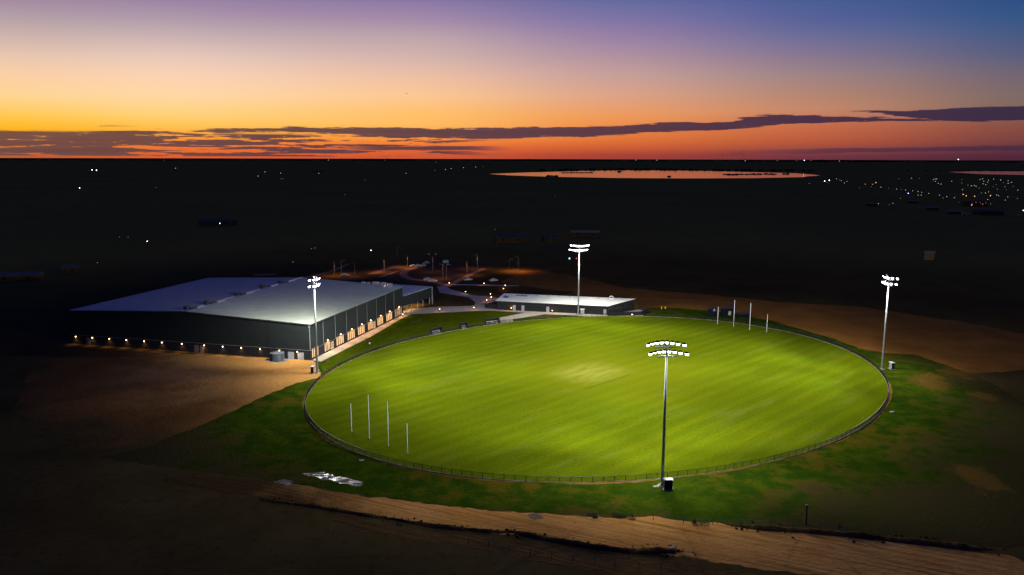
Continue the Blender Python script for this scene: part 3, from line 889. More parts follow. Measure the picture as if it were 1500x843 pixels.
for x, y, sx, sy, h_ in ((-15.2, 71.5, 1.6, 1.2, .9), (-13.2, 71.8, 1.2, 1.2, .8), (-10.0, 71.6, 2.6, 1.6, 1.3), (-7.0, 72, 2.2, 1.6, 1.2), (-4.2, 71.4, 1.8, 1.5, 1.2), (-6.0, 69.4, 1.4, 1.2, .8)):
    zr = EAVE + (APEX - EAVE) * (-x) / (HWD / 2) + .12
    MB().box((x, y, zr + h_ / 2), (sx, sy, h_)).box((x, y, zr + .01 + h_), (sx * .8, sy * .8, .12)).build('rooftop_unit', M_ZINC, hall, bevel=.04)
# tank beside# tank beside the gable wall
tp = at(406.5, 528.5)
tank = thing('water_tank', 'round grey corrugated water tank on a slab beside the hall gable wall', 'water tank', tp)
pr = [(2.05, 0)]
for i in range(40):
    pr.append((2.05 + (.03 if i % 2 else 0), 2.3 * (i + 1) / 40))
MB().lathe((0, 0, .12), pr, 32).build('tank_shell', M_GALV if False else mat('tank_grey', (.07, .08, .09), (.05, .058, .065), 1.0, .55), tank)
MB().lathe((0, 0, .12), [(2.15, 2.3), (2.15, 2.36), (.4, 2.75), (.4, 2.85), (.001, 2.86)], 32).build('tank_lid', mat('tank_lid_grey', (.13, .145, .16), (.10, .115, .13), 1.0, .55), tank)
MB().box((0, 0, .05), (5.4, 5.0, .12), hall_rz).build('slab', M_KERB, tank)

# ------------------------------------------------------------------ floodlight towers
TOW_H = 27.2
def make_tower():
    root = thing('floodlight_tower', '', 'floodlight')
    MB().tube((0, 0, .25), (0, 0, TOW_H), .32, .17, 14).build('pole', M_GALV, root, smooth=True)
    b = MB(); b.tube((0, 0, -.05), (0, 0, .12), .9, n=16); b.tube((0, 0, .12), (0, 0, .25), .5, n=12)
    for i in range(8):
        t = math.pi / 4 * i
        b.tube((.42 * math.cos(t), .42 * math.sin(t), .25), (.42 * math.cos(t), .42 * math.sin(t), .34), .035, n=6)
    b.build('base', M_KERB, root)
    for row, (z, offx) in enumerate(((TOW_H + .05, -.25), (TOW_H - 1.65, .25))):
        ab = MB(); n = 12
        pts = []
        for i in range(n + 1):
            x = -3.3 + 6.6 * i / n
            pts.append(Vector((x + offx, .95 - .19 * x * x, z)))
        for p, q in zip(pts[:-1], pts[1:]):
            ab.tube(p, q, .07, n=6)
        lo = [p + Vector((0, -.35, -.62)) for p in pts[2:-2]]
        for p, q in zip(lo[:-1], lo[1:]):
            ab.tube(p, q, .055, n=6)
        for i in (0, 2, 4, 6, 8):
            ab.tube(lo[min(i, len(lo) - 1)], pts[min(i + 2, n)], .035, n=5)
        ab.tube((0, 0, z - .55), (offx, .55, z), .09, n=6); ab.tube((0, 0, z - .1), (offx, .5, z), .08, n=6)
        arm = ab.build('crossarm', M_ARM, root)
        for i in range(6):                                    # control gear boxes on the lower rail
            p = lo[min(1 + i, len(lo) - 1)]
            MB().box((p.x, p.y - .1, p.z), (.42, .22, .26)).build('ballast_box', M_DOORG, arm)
        for i in range(8):
            x = -3.25 + 6.5 * i / 7
            y = .95 - .19 * x * x
            yaw = -x * .16
            mt = Matrix.Rotation(yaw, 4, 'Z') @ Matrix.Rotation(R(-24), 4, 'X')
            c = Vector((x + offx, y + .32, z + .18))
            hd = MB()
            hd.slot(0).box(c + mt @ Vector((0, -.04, .15)), (.60, .62, .20), mtx=mt)
            hd.slot(0).box(c + mt @ Vector((0, -.26, .05)), (.56, .12, .22), mtx=mt)
            hd.slot(1).box(c + mt @ Vector((0, .06, -.02)), (.64, .40, .17), mtx=mt)
            hd.slot(1).tube((x + offx, y, z), c + mt @ Vector((0, -.1, -.1)), .05, n=5)
            h_ = hd.build('floodlight', [M_BLACK, M_HEAD], root)
            MB().box(c + mt @ Vector((0, .275, -.09)), (.60, .03, .46), mtx=mt).box(c + mt @ Vector((0, .07, -.125)), (.58, .34, .03), mtx=mt).build('lens', M_LENS, h_)
    return root
tw0 = make_tower()
towers = [((970, 712), 'nearest floodlight tower, dark lamp backs to the camera, before the oval fence', 0), ((465, 547), 'floodlight tower at the hall corner, lamps facing right over the oval', 1),
          ((847, 461), 'floodlight tower in front of the white roofed pavilion, lamps glaring at the camera', 2), ((1292, 541), 'floodlight tower at the right end of the oval fence near brown earth', 3)]
TW = []
for (px, py), lab, k in towers:
    t = tw0 if k == 0 else copy_tree(tw0)
    TW.append((t, px, py, lab))
for k, (t, px, py, lab) in enumerate(TW):
    p = at(px, py); t.location = p
    d = FC - p
    t.rotation_euler = (0, 0, math.atan2(-d.x, d.y))
    t['label'] = lab; t['group'] = 'floodlight towers around the oval'
    D = d.length
    z = TOW_H - .6
    for fy, fx, sz, e in BEAMS:
        for sg in ((-1, 1) if fx else (0,)):
            lamp('lamp_beam', 'SPOT', t, (sg * 1.6, 1.9, z), e, FLOOD_COL, aim=(sg * fx * D, fy * D, 0), size=sz, blend=1.0, radius=.9)
    lamp('lamp_spill', 'SPOT', t, (0, 1.9, z - .4), P_SPILL, FLOOD_COL, aim=(0, 3.7, 0), size=120, blend=1.0, radius=.9)
    if k == 1:                                                # the lamps at the hall leak light back over its roof
        lamp('lamp_spill', 'SPOT', t, (-1.4, -1.2, z - 1.4), 74e3, FLOOD_COL, aim=(-18, -12, 11), size=84, blend=1.0, radius=.9)
    lamp('pole_fill', 'POINT', t, (0, 5.0, z - 2.6), P_POLE, FLOOD_COL, radius=.9)  # added fill light in mid-air, brightens the pole and arms

# control cabinets at the towers
def make_cabinet():
    r_ = thing('control_cabinet', '', 'cabinet', group='control cabinets beside the floodlight towers')
    MB().box((0, 0, .06), (2.0, 1.3, .16)).build('plinth', M_KERB, r_)
    MB().box((0, 0, 1.06), (1.5, .75, 1.84)).build('cabinet_body', M_BLACK, r_, bevel=.02)
    MB().box((0, .05, 2.04), (1.75, 1.1, .1)).build('cabinet_roof', M_WHITE, r_, bevel=.02)
    for s_ in (-.37, .37):
        d_ = MB().box((s_, .39, 1.06), (.7, .04, 1.7)).build('door', M_DOORG, r_)
        MB().box((s_ * .25, .43, 1.1), (.05, .05, .2)).build('handle', M_BLACK, d_)
    return r_
cb0 = make_cabinet()
for k, ((px, py), lab) in enumerate((((978.5, 717.5), 'black cabinet with white roof at the foot of the nearest floodlight tower'), ((458, 547), 'small black and white cabinet beside the tower at the hall corner'),
                                     ((853, 460.5), 'small cabinet on the path beside the tower before the pavilion'), ((1306, 541), 'grey cabinet with white roof beside the tower at right end of the oval'))):
    c = cb0 if k == 0 else copy_tree(cb0)
    p = at(px, py); c.location = p; c['label'] = lab
    d = FC - p; c.rotation_euler = (0, 0, math.atan2(-d.x, d.y))

# ------------------------------------------------------------------ oval fence
fence = thing('oval_fence', 'black mesh fence on a pale kerb running right round the oval', 'fence', FC)
FH = 1.15
per = [0.0]; NSAMP = 4000
for i in range(NSAMP):
    per.append(per[-1] + (ell(2 * math.pi * (i + 1) / NSAMP) - ell(2 * math.pi * i / NSAMP)).length)
def t_at(s_):
    lo_, hi_ = 0, NSAMP
    while hi_ - lo_ > 1:
        md = (lo_ + hi_) // 2
        if per[md] <= s_: lo_ = md
        else: hi_ = md
    return 2 * math.pi * (lo_ + (s_ - per[lo_]) / (per[lo_ + 1] - per[lo_])) / NSAMP
nposts = int(per[-1] / 2.1)
pp = [ell(t_at(per[-1] * i / nposts), .10) for i in range(nposts)]
order = sorted(range(nposts), key=lambda i: (pp[i] - Vector((0, 0, CAM_H))).length)
pm = MB().tube((0, 0, .1), (0, 0, FH + .05), .06, n=6)
p0 = pm.build('post', M_BLACK, fence)
rest = MB()
for k, i in enumerate(order):
    q = pp[i] - FC
    if k < 100:
        o = p0
        if k:
            o = p0.copy(); COL.objects.link(o)
        o.location = q
    else:
        rest.tube((q.x, q.y, .1), (q.x, q.y, FH + .05), .06, n=6)
struct(rest.build('post', M_BLACK, fence), 'stuff')
rl = MB(); wr_ = MB()
for i in range(nposts):
    a, c = pp[i] - FC, pp[(i + 1) % nposts] - FC
    rl.tube(a + Vector((0, 0, FH)), c + Vector((0, 0, FH)), .045, n=6, caps=False)
    for z in (.2, .5, .8):
        wr_.tube(a + Vector((0, 0, z)), c + Vector((0, 0, z)), .013, n=3, caps=False)
    for j in range(18):
        q = a.lerp(c, (j + .5) / 18)
        wr_.tube(q + Vector((0, 0, .12)), q + Vector((0, 0, FH)), .013, n=3, caps=False)
rl.build('top_rail', M_BLACK, fence); wr_.build('mesh_panel', M_BLACK, fence)

# goal posts
def goal_post(px, py, h, lab, kind):
    p = at(px, py); p.z = .035
    r_ = thing('goal_post', lab, 'goal post', p, group='goal and behind posts of the oval')
    MB().tube((0, 0, 0), (0, 0, h), .085, .07, 10).build('pole', M_WHITE, r_, smooth=True)
    MB().tube((0, 0, -.02), (0, 0, .12), .2, n=10).build('socket', M_KERB, r_)
near = ((515, 633, 6.5, 'short white goal post leftmost at the near left end'), (541, 643, 9.9, 'tall white goal post left of the near pair'), (569, 654, 9.9, 'tall white goal post right of the near pair'), (597, 665, 6.5, 'short white goal post nearest the front fence'))
far = ((1051, 475.5, 6.5, 'short white goal post before the dark scoreboard, far end'), (1074.5, 479, 9.9, 'tall white goal post left of the far pair'), (1098, 483.5, 9.9, 'tall white goal post right of the far pair'), (1123, 487, 6.5, 'short white goal post rightmost at the far end'))
for px, py, h, lab in near + far:
    goal_post(px, py, h, lab, 0)

# ------------------------------------------------------------------ pavilion
FL, FR, BR, BL = Vector((-6.8, 318.7, 3.6)), Vector((37.4, 307.2, 3.6)), Vector((50.3, 318.6, 4.6)), Vector((-3.4, 331.1, 4.6))
pav0 = (FL + FR + BR + BL) / 4; pav0.z = 0
pav = thing('pavilion', 'long low clubroom pavilion with white skillion roof behind the oval', 'pavilion', pav0)
def lp(v):
    return v - pav0
roofq = [lp(v) for v in (FL, FR, BR, BL)]
b = MB()
b.add([v - Vector((0, 0, .28)) for v in roofq] + roofq, [(3, 2, 1, 0), (4, 5, 6, 7), (0, 1, 5, 4), (1, 2, 6, 5), (2, 3, 7, 6), (3, 0, 4, 7)])
rf = b.build('roof', [steel_roof('white_roof', (.80, .82, .66), (FR - FL).normalized(), .7), M_TRIM], pav)
for p_ in rf.data.polygons:
    if abs(p_.normal.z) < .5:
        p_.material_index = 1
cen = sum(roofq, Vector()) / 4
inset = [Vector((cen.x + (v.x - cen.x) * .975, cen.y + (v.y - cen.y) * .93, 0)) for v in roofq]
b = MB()
vs = [(v.x, v.y, 0) for v in inset] + [(v.x, v.y, q.z - .285) for v, q in zip(inset, roofq)]
b.add(vs, [(0, 1, 5, 4), (1, 2, 6, 5), (2, 3, 7, 6), (3, 0, 4, 7)])
b.build('wall', M_BLOCK, pav)
fd = (inset[1] - inset[0]); fl = fd.length; fdn = fd.normalized(); fn = Vector((fdn.y, -fdn.x, 0)); frz = math.atan2(fdn.y, fdn.x)
def fpos(px, off, z):
    # point on the front wall seen at this picture column
    best = min((i / 400 for i in range(401)), key=lambda s_: abs((lambda q: 750 + FPX * q.x / -q.z)(cam_rot.transposed() @ (inset[0] + fd * s_ + pav0 + Vector((0, 0, 1.2)) - Vector((0, 0, CAM_H)))) - px))
    p = inset[0] + fd * best + fn * off
    return Vector((p.x, p.y, z))
for px in (753.5, 766, 802.5, 886):
    d_ = MB().box(fpos(px, .05, 1.1), (1.15, .1, 2.15), frz).build('door', M_DOORG, pav)
    hp = fpos(px, .14, 1.05)
    MB().box((hp.x + fdn.x * .4, hp.y + fdn.y * .4, 1.05), (.16, .06, .06), frz).build('handle', M_BLACK, d_)
ed = inset[2] - inset[1]; edn = ed.normalized(); en = Vector((edn.y, -edn.x, 0)); erz = math.atan2(edn.y, edn.x)
for k in range(4):
    c = inset[1] + ed * (.16 + .2 * k) + en * .05
    w_ = MB().box((c.x, c.y, 2.35), (ed.length * .18, .08, 1.3), erz).build('window', M_TRIM, pav)
    MB().box((c.x + en.x * .05, c.y + en.y * .05, 2.35), (ed.length * .165, .03, 1.15), erz).build('pane', M_GLASS, w_)
dk = [Vector((37.3, 305.9, 0)) - pav0, Vector((50.6, 307.7, 0)) - pav0, Vector((54.5, 314, 0)) - pav0, Vector((51.2, 318.8, 0)) - pav0]
b = MB()
for a, c in zip(dk[:-1], dk[1:]):
    m_ = (a + c) / 2; d_ = c - a
    b.box((m_.x, m_.y, .75), (d_.length, .2, 1.5), math.atan2(d_.y, d_.x))
b.build('terrace_wall', M_BLOCK, pav)
b = MB(); b.prism([(v.x, v.y) for v in dk] + [(inset[1].x + 1, inset[1].y)], -.02, .25); b.build('terrace_floor', M_PATH, pav)
a, c = Vector((-11.2, 323.0, 0)) - pav0, Vector((-6.4, 320.9, 0)) - pav0
MB().box(((a.x + c.x) / 2, (a.y + c.y) / 2, .9), ((c - a).length, .25, 1.8), math.atan2(c.y - a.y, c.x - a.x)).build('screen_wall', M_BLOCK, pav)
def rpt(s_, t_):
    p = roofq[0].lerp(roofq[1], s_).lerp(roofq[3].lerp(roofq[2], s_), t_)
    return p
for s_, t_, sz in ((.16, .78, .5), (.22, .8, .4), (.28, .82, .5), (.36, .84, .45), (.45, .82, .5), (.53, .84, .55), (.66, .86, .6), (.74, .86, .6), (.92, .84, .5)):
    p = rpt(s_, t_)
    MB().tube(p, p + Vector((0, 0, .35)), .14, n=8).lathe((p.x, p.y, p.z + .35), [(.2, 0), (.28, .12), (.2, .3), (.001, .34)], 10).build('roof_vent', M_GALV, pav)
p = rpt(.855, .8)
o = MB()
for i in range(12):
    t0, t1 = 2 * math.pi * i / 12, 2 * math.pi * (i + 1) / 12
    o.tube((p.x + .8 * math.cos(t0), p.y, p.z + .75 + .6 * math.sin(t0)), (p.x + .8 * math.cos(t1), p.y, p.z + .75 + .6 * math.sin(t1)), .12, n=6)
o.build('roof_duct', M_WHITE, pav)
p = rpt(.055, .45); MB().box((p.x, p.y, p.z + .35), (1.7, 1.3, .7), frz).build('roof_unit', mat('unit_blue', (.05, .07, .12), (.04, .05, .09), 1, .4), pav)
p = rpt(.16, .76); MB().box((p.x, p.y, p.z + .14), (4.6, 1.3, .16), frz).build('roof_hatch', mat('hatch_green', (.14, .17, .12), (.11, .13, .1), 1, .5), pav)

# ------------------------------------------------------------------ dugouts
def dugout(px, py, ln, lab):
    p = at(px, py); d = FC - p
    r_ = thing('dugout', lab, 'dugout', p, math.atan2(-d.x, d.y), 'dugouts along the oval fence')
    MB().box((0, -.7, .04), (ln + .4, 1.9, .1)).build('slab', M_KERB, r_)
    b = MB(); b.box((0, -1.35, 1.1), (ln, .06, 2.1)); b.box((-ln / 2, -.75, 1.05), (.06, 1.2, 2.0)); b.box((ln / 2, -.75, 1.05), (.06, 1.2, 2.0))
    b.build('back_panel', M_BLACK, r_)
    MB().box((0, -.72, 2.2), (ln + .3, 1.6, .08), mtx=Matrix.Rotation(R(6), 4, 'X')).build('roof', M_BLACK, r_)
    b = MB(); b.box((0, -.85, .5), (ln - .2, .4, .06)); b.box((0, -1.2, .95), (ln - .2, .05, .25))
    for s_ in (-.4, 0, .4):
        b.box((s_ * ln, -.85, .28), (.06, .3, .4))
    b.build('bench', M_WHITE, r_)
dugout(641, 489.8, 4.6, 'black roofed dugout with pale bench, leftmost by the oval fence')
dugout(680.5, 482.3, 2.6, 'smallest dugout, midway between two longer black dugouts')
dugout(722, 475.6, 5.2, 'black dugout beside the concrete apron in front of the pavilion path')

# ------------------------------------------------------------------ people on the grass
def skin_mesh(name, verts, edges, radii_, m, parent, root=0):
    me = bpy.data.meshes.new(name); me.from_pydata(verts, edges, [])
    o = bpy.data.objects.new(name, me); COL.objects.link(o); o.parent = parent
    md = o.modifiers.new('skin', 'SKIN'); md.use_smooth_shade = True
    for v, r_ in zip(me.skin_vertices[0].data, radii_):
        v.radius = (r_, r_); v.use_root = False
    me.skin_vertices[0].data[root].use_root = True
    o.modifiers.new('sub', 'SUBSURF').levels = 1; o.modifiers['sub'].render_levels = 1
    me.materials.append(m)
    return o
M_SKIN = mat('skin', (.45, .27, .19), (.40, .24, .17), 3, .6)
def person(px, py, lab, top, bottom, face, stride):
    p = at(px, py); p.z = 0
    r_ = thing('person', lab, 'person', p, face)
    J = [(0, 0, .96), (0, 0, 1.22), (0, .01, 1.42), (0, .02, 1.52), (0, .04, 1.64), (0, .04, 1.74),
         (-.19, 0, 1.42), (-.26, -.04, 1.14), (-.25, .08, .92), (-.24, .13, .82), (.19, 0, 1.42), (.26, .02, 1.14), (.25, .16, .96), (.24, .22, .88),
         (-.1, 0, .9), (-.11, .05 + stride * .5, .5), (-.11, stride, .1), (-.11, stride + .16, .05), (.1, 0, .9), (.11, .05 - stride * .3, .5), (.11, -stride, .1), (.11, -stride + .16, .05)]
    E_ = [(0, 1), (1, 2), (2, 3), (3, 4), (4, 5), (2, 6), (6, 7), (7, 8), (8, 9), (2, 10), (10, 11), (11, 12), (12, 13), (0, 14), (14, 15), (15, 16), (16, 17), (0, 18), (18, 19), (19, 20), (20, 21)]
    rr = [.13, .13, .13, .06, .10, .085, .07, .05, .04, .045, .07, .05, .04, .045, .095, .065, .045, .04, .095, .065, .045, .04]
    skin_mesh('body', J, E_, rr, M_SKIN, r_)
    sel = [0, 1, 2, 6, 7, 8, 10, 11, 12]
    mp = {v: i for i, v in enumerate(sel)}
    skin_mesh('jacket', [J[i] for i in sel], [(mp[a], mp[c]) for a, c in E_ if a in mp and c in mp], [rr[i] * 1.22 for i in sel], top, r_)
    sel = [0, 14, 15, 16, 18, 19, 20]
    mp = {v: i for i, v in enumerate(sel)}
    skin_mesh('trousers', [J[i] for i in sel], [(mp[a], mp[c]) for a, c in E_ if a in mp and c in mp], [rr[i] * 1.25 for i in sel], bottom, r_)
    MB().ball((0, .01, 1.73), .125, 2, (1, 1.05, .8)).build('hair', mat('dark_hair', (.03, .02, .015), (.02, .015, .01), 5, .7), r_, smooth=True)
person(536, 502.5, 'person in dark clothes on the grass between hall path and oval fence', mat('dark_jacket', (.02, .02, .025), (.015, .015, .02), 2, .9), mat('dark_trousers', (.025, .025, .035), (.02, .02, .03), 2, .9), 2.2, .12)
person(541.5, 508.5, 'person in a pale top and dark trousers near the oval fence', mat('pale_jacket', (.5, .36, .32), (.42, .30, .27), 2, .9), mat('brown_trousers', (.06, .03, .03), (.05, .025, .025), 2, .9), -2.4, .2)

# ------------------------------------------------------------------ far end boxes, small site furniture
def box_shed(name, px, py, sz, rz, lab, cat, m, panel=None):
    p = at(px, py); p.z = -.02
    r_ = thing(name, lab, cat, p, rz)
    MB().box((0, 0, sz[2] / 2), sz).build('wall', m, r_)
    MB().box((0, 0, sz[2] + .06), (sz[0] + .3, sz[1] + .3, .12), mtx=Matrix.Rotation(R(2), 4, 'X')).build('roof', M_TRIM, r_)
    if panel:
        MB().box((panel[0], -sz[1] / 2 - .04, panel[1]), (panel[2], .06, panel[3])).build(panel[4], panel[5], r_)
    return r_
M_NAVY = mat('navy_steel', (.006, .007, .012), (.004, .005, .009), 1.0, .7)
s1 = box_shed('scoreboard', 1042.5, 463.5, (3.2, 1.4, 3.1), .25, 'dark scoreboard box with a small pale dot behind the far goal posts', 'scoreboard', M_NAVY, (.7, 2.2, 1.4, .14, 'trim_strip', M_DOORG))
MB().tube((.55, -.78, 2.62), (.55, -.86, 2.62), .28, n=12).build('round_badge', M_WHITE, s1)
box_shed('storage_box', 1064.5, 463.3, (4.4, 2.2, 3.3), .25, 'dark navy storage box with a pale square panel behind the far goals', 'storage box', M_NAVY, (.6, 1.35, 1.1, 1.5, 'pale_panel', mat('cream_panel', (.42, .40, .25), (.36, .34, .2), 1, .7)))
box_shed('storage_box', 1088, 464.8, (4.6, 2.0, 1.5), .1, 'low dark box to the right of the navy storage box', 'storage box', M_NAVY)
for px, py, lab in ((969, 453.5, 'yellow marker board right of the pavilion terrace, left one of two'), (974.5, 453.5, 'yellow marker board right of the pavilion terrace, right one of two')):
    r_ = thing('marker_board', lab, 'marker board', at(px, py), .2, 'yellow marker boards')
    MB().box((0, 0, .75), (.5, .06, 1.0)).build('board', M_YEL, r_)
    for s_ in (-.2, .2):
        MB().box((s_, .05, .5), (.05, .04, 1.05)).build('leg', M_BLACK, r_)
for i, (px, py) in enumerate(((603, 476), (607, 474), (611.5, 473.5), (615.5, 472.5), (247, 527), (254, 528), (259, 528))):
    lab = 'thin pale stake guarding a sapling on the dark lawn by the hall' if i < 4 else 'thin pale stake on the dirt yard in front of the gable wall'
    r_ = thing('sapling_stake', lab, 'stake', at(px, py), random.random(), 'stakes on the lawn' if i < 4 else 'stakes on the dirt yard')
    MB().tube((0, 0, 0), (.03, .02, 1.5), .05, n=6).build('stake', M_TIMB, r_)
    b = MB()
    for j in range(60):
        c = Vector((random.gauss(.15, .14), random.gauss(0, .14), random.uniform(.4, 1.3)))
        q = Vector((random.gauss(0, 1), random.gauss(0, 1), random.gauss(0, 1))).normalized() * .08
        e = Vector((-q.y, q.x, q.z)) * .5
        b.add([c - q, c + e, c + q], [(0, 1, 2)])
    b.build('leaves', M_LEAF, r_)
# path bollards
bl0 = None
spots = (((644, 456.5), 1), ((694, 454), 1), ((682, 430.5), 1), ((709, 418), 1), ((658, 417.5), 1), ((740, 421), 1), ((737.5, 426), 1), ((718.5, 434), 1), ((719.5, 438.5), 1), ((713, 443), 1), ((749, 455), 1), ((809, 458.5), 1), ((590, 464), 1), ((926, 464.3), 0))
labs = ['on the lawn edge below the dark island of grass', 'on the lawn edge left of the pavilion screen wall', 'on the far edge of the dark lawn island', 'on the cross path behind the dark lawn', 'at the car park end of the cross path', 'upper one by the pavilion back corner', 'lower one by the pavilion back corner', 'uppermost of three beside the pavilion left wall', 'middle of three beside the pavilion left wall', 'lowest of three beside the pavilion left wall', 'in front of the left pavilion doors', 'in front of the middle pavilion door', 'at the hall corner where the path widens', 'at the right end of the pavilion path']
for ((px, py), on), lb in zip(spots, labs):
    if bl0 is None:
        bl0 = thing('bollard_light', '', 'bollard light')
        MB().tube((0, 0, 0), (0, 0, .85), .09, n=8).build('post', M_BLACK, bl0)
        hd = MB().tube((0, 0, .85), (0, 0, 1.05), .16, n=10).build('lamp_head', M_WARM, bl0)
        MB().tube((0, 0, 1.05), (0, 0, 1.1), .2, n=10).build('cap', M_BLACK, bl0)
        lamp('lamp_bulb', 'POINT', bl0, (0, 0, 1.35), 95, (1, .45, .16), radius=.15)
        r_ = bl0
    else:
        r_ = copy_tree(bl0)
    r_.location = at(px, py)
    r_['label'] = 'small warm bollard light ' + lb; r_['group'] = 'bollard lights along the paths'

# car park street lamps and poles
def street_lamp(px, py, h, lab, power):
    r_ = thing('street_lamp', lab, 'street lamp', at(px, py), random.uniform(0, 6), 'tall lamps of the car park')
    MB().tube((0, 0, 0), (0, 0, h), .075, .05, 8).build('pole', M_GALV, r_)
    MB().tube((0, 0, h - .05), (1.4, 0, h + .1), .05, n=6).build('arm', M_GALV, r_)
    MB().box((1.6, 0, h + .08), (.7, .3, .12)).build('lamp_head', M_DOORG, r_)
    if power:
        lamp('lamp_bulb', 'SPOT', r_, (1.6, 0, h - .15), power, (1, .42, .13), aim=(1.6, 0, 0), size=150, blend=.7, radius=.2)
for px, py, h, lab, pw in ((597, 392, 6.5, 'street lamp at the tip of the curved car park edge', 2600), (649, 409, 7.5, 'street lamp beside the car park in the middle', 1800), (654, 408, 7, 'slim street lamp right next to the middle car park lamp', 0),
                           (699, 394, 8, 'street lamp at the end of the right car park edge', 1600), (684, 403, 7, 'street lamp halfway along the right car park edge', 1500), (634, 398, 8, 'tall street lamp above the row of parked cars', 900), (582, 379, 7, 'lone street lamp far behind the car park', 0),
                           (490, 404.5, 7, 'street lamp left of the pale car behind the hall roof', 1500), (500, 402, 7, 'street lamp just behind the pale car at the hall roof edge', 800), (563, 399, 7, 'street lamp over the left traffic island', 2300), (759, 398, 8, 'street lamp beside the lit spoil ground', 5200), (746, 402, 8, 'left one of the two lamps at the spoil ground', 0), (520, 406, 7, 'street lamp beside the road close behind the hall roof', 900)):
    street_lamp(px, py, h, lab, pw)
sg = thing('road_sign', 'pale rectangular road sign on two posts above the car park', 'sign', at(653, 390), .1)
MB().box((0, 0, 2.6), (3.2, .08, 1.8)).build('sign_panel', M_DOORG, sg)
for s_ in (-1.2, 1.2):
    MB().tube((s_, .1, 0), (s_, .1, 3.4), .06, n=6).build('post', M_GALV, sg)

# parked cars
def make_car():
    r_ = thing('parked_car', '', 'car', group='cars parked near the hall')
    prof = [(-2.15, .35), (-2.2, .75), (-1.95, .95), (-1.6, 1.0), (-1.0, 1.45), (.55, 1.47), (1.15, 1.0), (2.0, .85), (2.2, .6), (2.15, .35)]
    b = MB(); vs = []
    for i, (x, z) in enumerate(prof):
        wv = .88 if z < 1.1 else .68
        vs += [(x, -wv, z), (x, wv, z)]
    n = len(prof)
    fs = [(2 * i, 2 * i + 1, 2 * i + 3, 2 * i + 2) for i in range(n - 1)] + [tuple(2 * i for i in range(n)), tuple(2 * i + 1 for i in range(n - 1, -1, -1)), (0, 1, 2 * n - 1, 2 * n - 2)]
    b.add(vs, fs); b.build('body', mat('car_white', (.42, .40, .36), (.38, .36, .33), 1, .3, .3), r_, bevel=.05)
    g_ = MB()
    g_.add([(.68, -.6, 1.40), (.68, .6, 1.40), (1.13, .74, 1.05), (1.13, -.74, 1.05)], [(0, 1, 2, 3)])
    g_.add([(-1.1, -.6, 1.41), (-1.1, .6, 1.41), (-1.56, .74, 1.06), (-1.56, -.74, 1.06)], [(3, 2, 1, 0)])
    for v in g_.v[:]: pass
    g2 = MB().add([(x + (.03 if x > 0 else -.03), y, z + .02) for x, y, z in g_.v], [(0, 1, 2, 3), (7, 6, 5, 4)])
    for s_ in (-1, 1):
        g2.add([(-.95, s_ * .72, 1.36), (.5, s_ * .72, 1.36), (1.0, s_ * .865, 1.05), (-1.45, s_ * .865, 1.05)], [(0, 1, 2, 3)])
    g2.build('windows', M_GLASS, r_)
    for x in (-1.35, 1.35):
        for s_ in (-1, 1):
            w_ = MB().tube((x, s_ * .72, .33), (x, s_ * .93, .33), .33, n=16).build('wheel', M_RUBBER, r_)
            MB().tube((x, s_ * .93, .33), (x, s_ * .945, .33), .2, n=12).build('rim', M_GALV, w_)
    for s_ in (-.6, .6):
        MB().box((2.17, s_, .68), (.08, .35, .14)).build('headlight', M_WHITE, r_)
    return r_
car0 = make_car()
for k, (px, py, rz, lab) in enumerate(((627, 411.5, .2, 'white car on the curved edge road behind the entrance wing'), (634, 413.3, .2, 'white car just below another white car, behind the entrance wing'), (723, 412.5, .4, 'lone white car left of the orange lit ground behind the pavilion'),
                                      (605, 391.8, .9, 'leftmost pale car in the dim row at the back of the car park'), (612, 391, .9, 'second pale car from the left in the dim back row'), (619.5, 390.8, .9, 'third pale car in the dim back row'), (624.5, 386.8, .9, 'pale car farthest back in the car park'), (505.5, 405.5, .2, 'pale car just above the hall roof edge, left of the islands'), (685, 411.5, .5, 'pale car in the dark car park right of the diagonal edge'))):
    c = car0 if k == 0 else copy_tree(car0)
    c.location = at(px, py); c.rotation_euler = (0, 0, rz); c['label'] = lab

# ------------------------------------------------------------------ foreground fences, pickets, weeds
def wire_fence(pix, h, lab, name='wire_fence'):
    pts = [at(*p) for p in pix]
    r_ = thing(name, lab, 'wire fence', pts[0])
    wv = MB()
    for i, p in enumerate(pts):
        q = p - pts[0]
        MB().tube((q.x, q.y, -.1), (q.x + random.uniform(-.05, .05), q.y, h * random.uniform(.9, 1.1)), .05, n=6).build('post', M_TIMB, r_)
        if i:
            o = pts[i - 1] - pts[0]
            for z in (.35, .7, .95):
                wv.tube(o + Vector((0, 0, z * h)), q + Vector((0, 0, z * h)), .006, n=3)
    wv.build('wires', M_GALV, r_)
wire_fence([(686.7, 799), (716, 804), (746, 809), (777, 813.5), (808, 818), (839.5, 822), (870.7, 826), (901, 829.5), (935.5, 834), (968, 838)], 1.15, 'low post and wire fence along the dark shoulder at the bottom')
wire_fence([(957, 762), (1001, 767), (1044, 769), (1086, 771), (1128, 773.5), (1161, 776), (1200, 779), (1240, 782)], 1.25, 'post and wire fence between the verge and the dark soil bank')
up = thing('timber_pole', 'tall dark timber pole standing behind the wire fence at lower right', 'pole', at(1180, 768))
MB().tube((0, 0, -.1), (0, 0, 3.3), .2, .17, 10).build('shaft', M_TIMB, up)
MB().tube((0, 0, 3.3), (0, 0, 3.45), .24, n=10).build('cap', M_KERB, up)
for px, py in ((483, 776.5), (512, 780), (538, 784), (568, 787)):
    r_ = thing('steel_picket', 'thin pale steel picket leaning in the dark below the dirt track', 'picket', at(px, py), .4, 'leaning steel pickets')
    MB().tube((0, 0, 0), (.75, .1, 1.0), .035, n=5).build('shaft', M_GALV, r_)
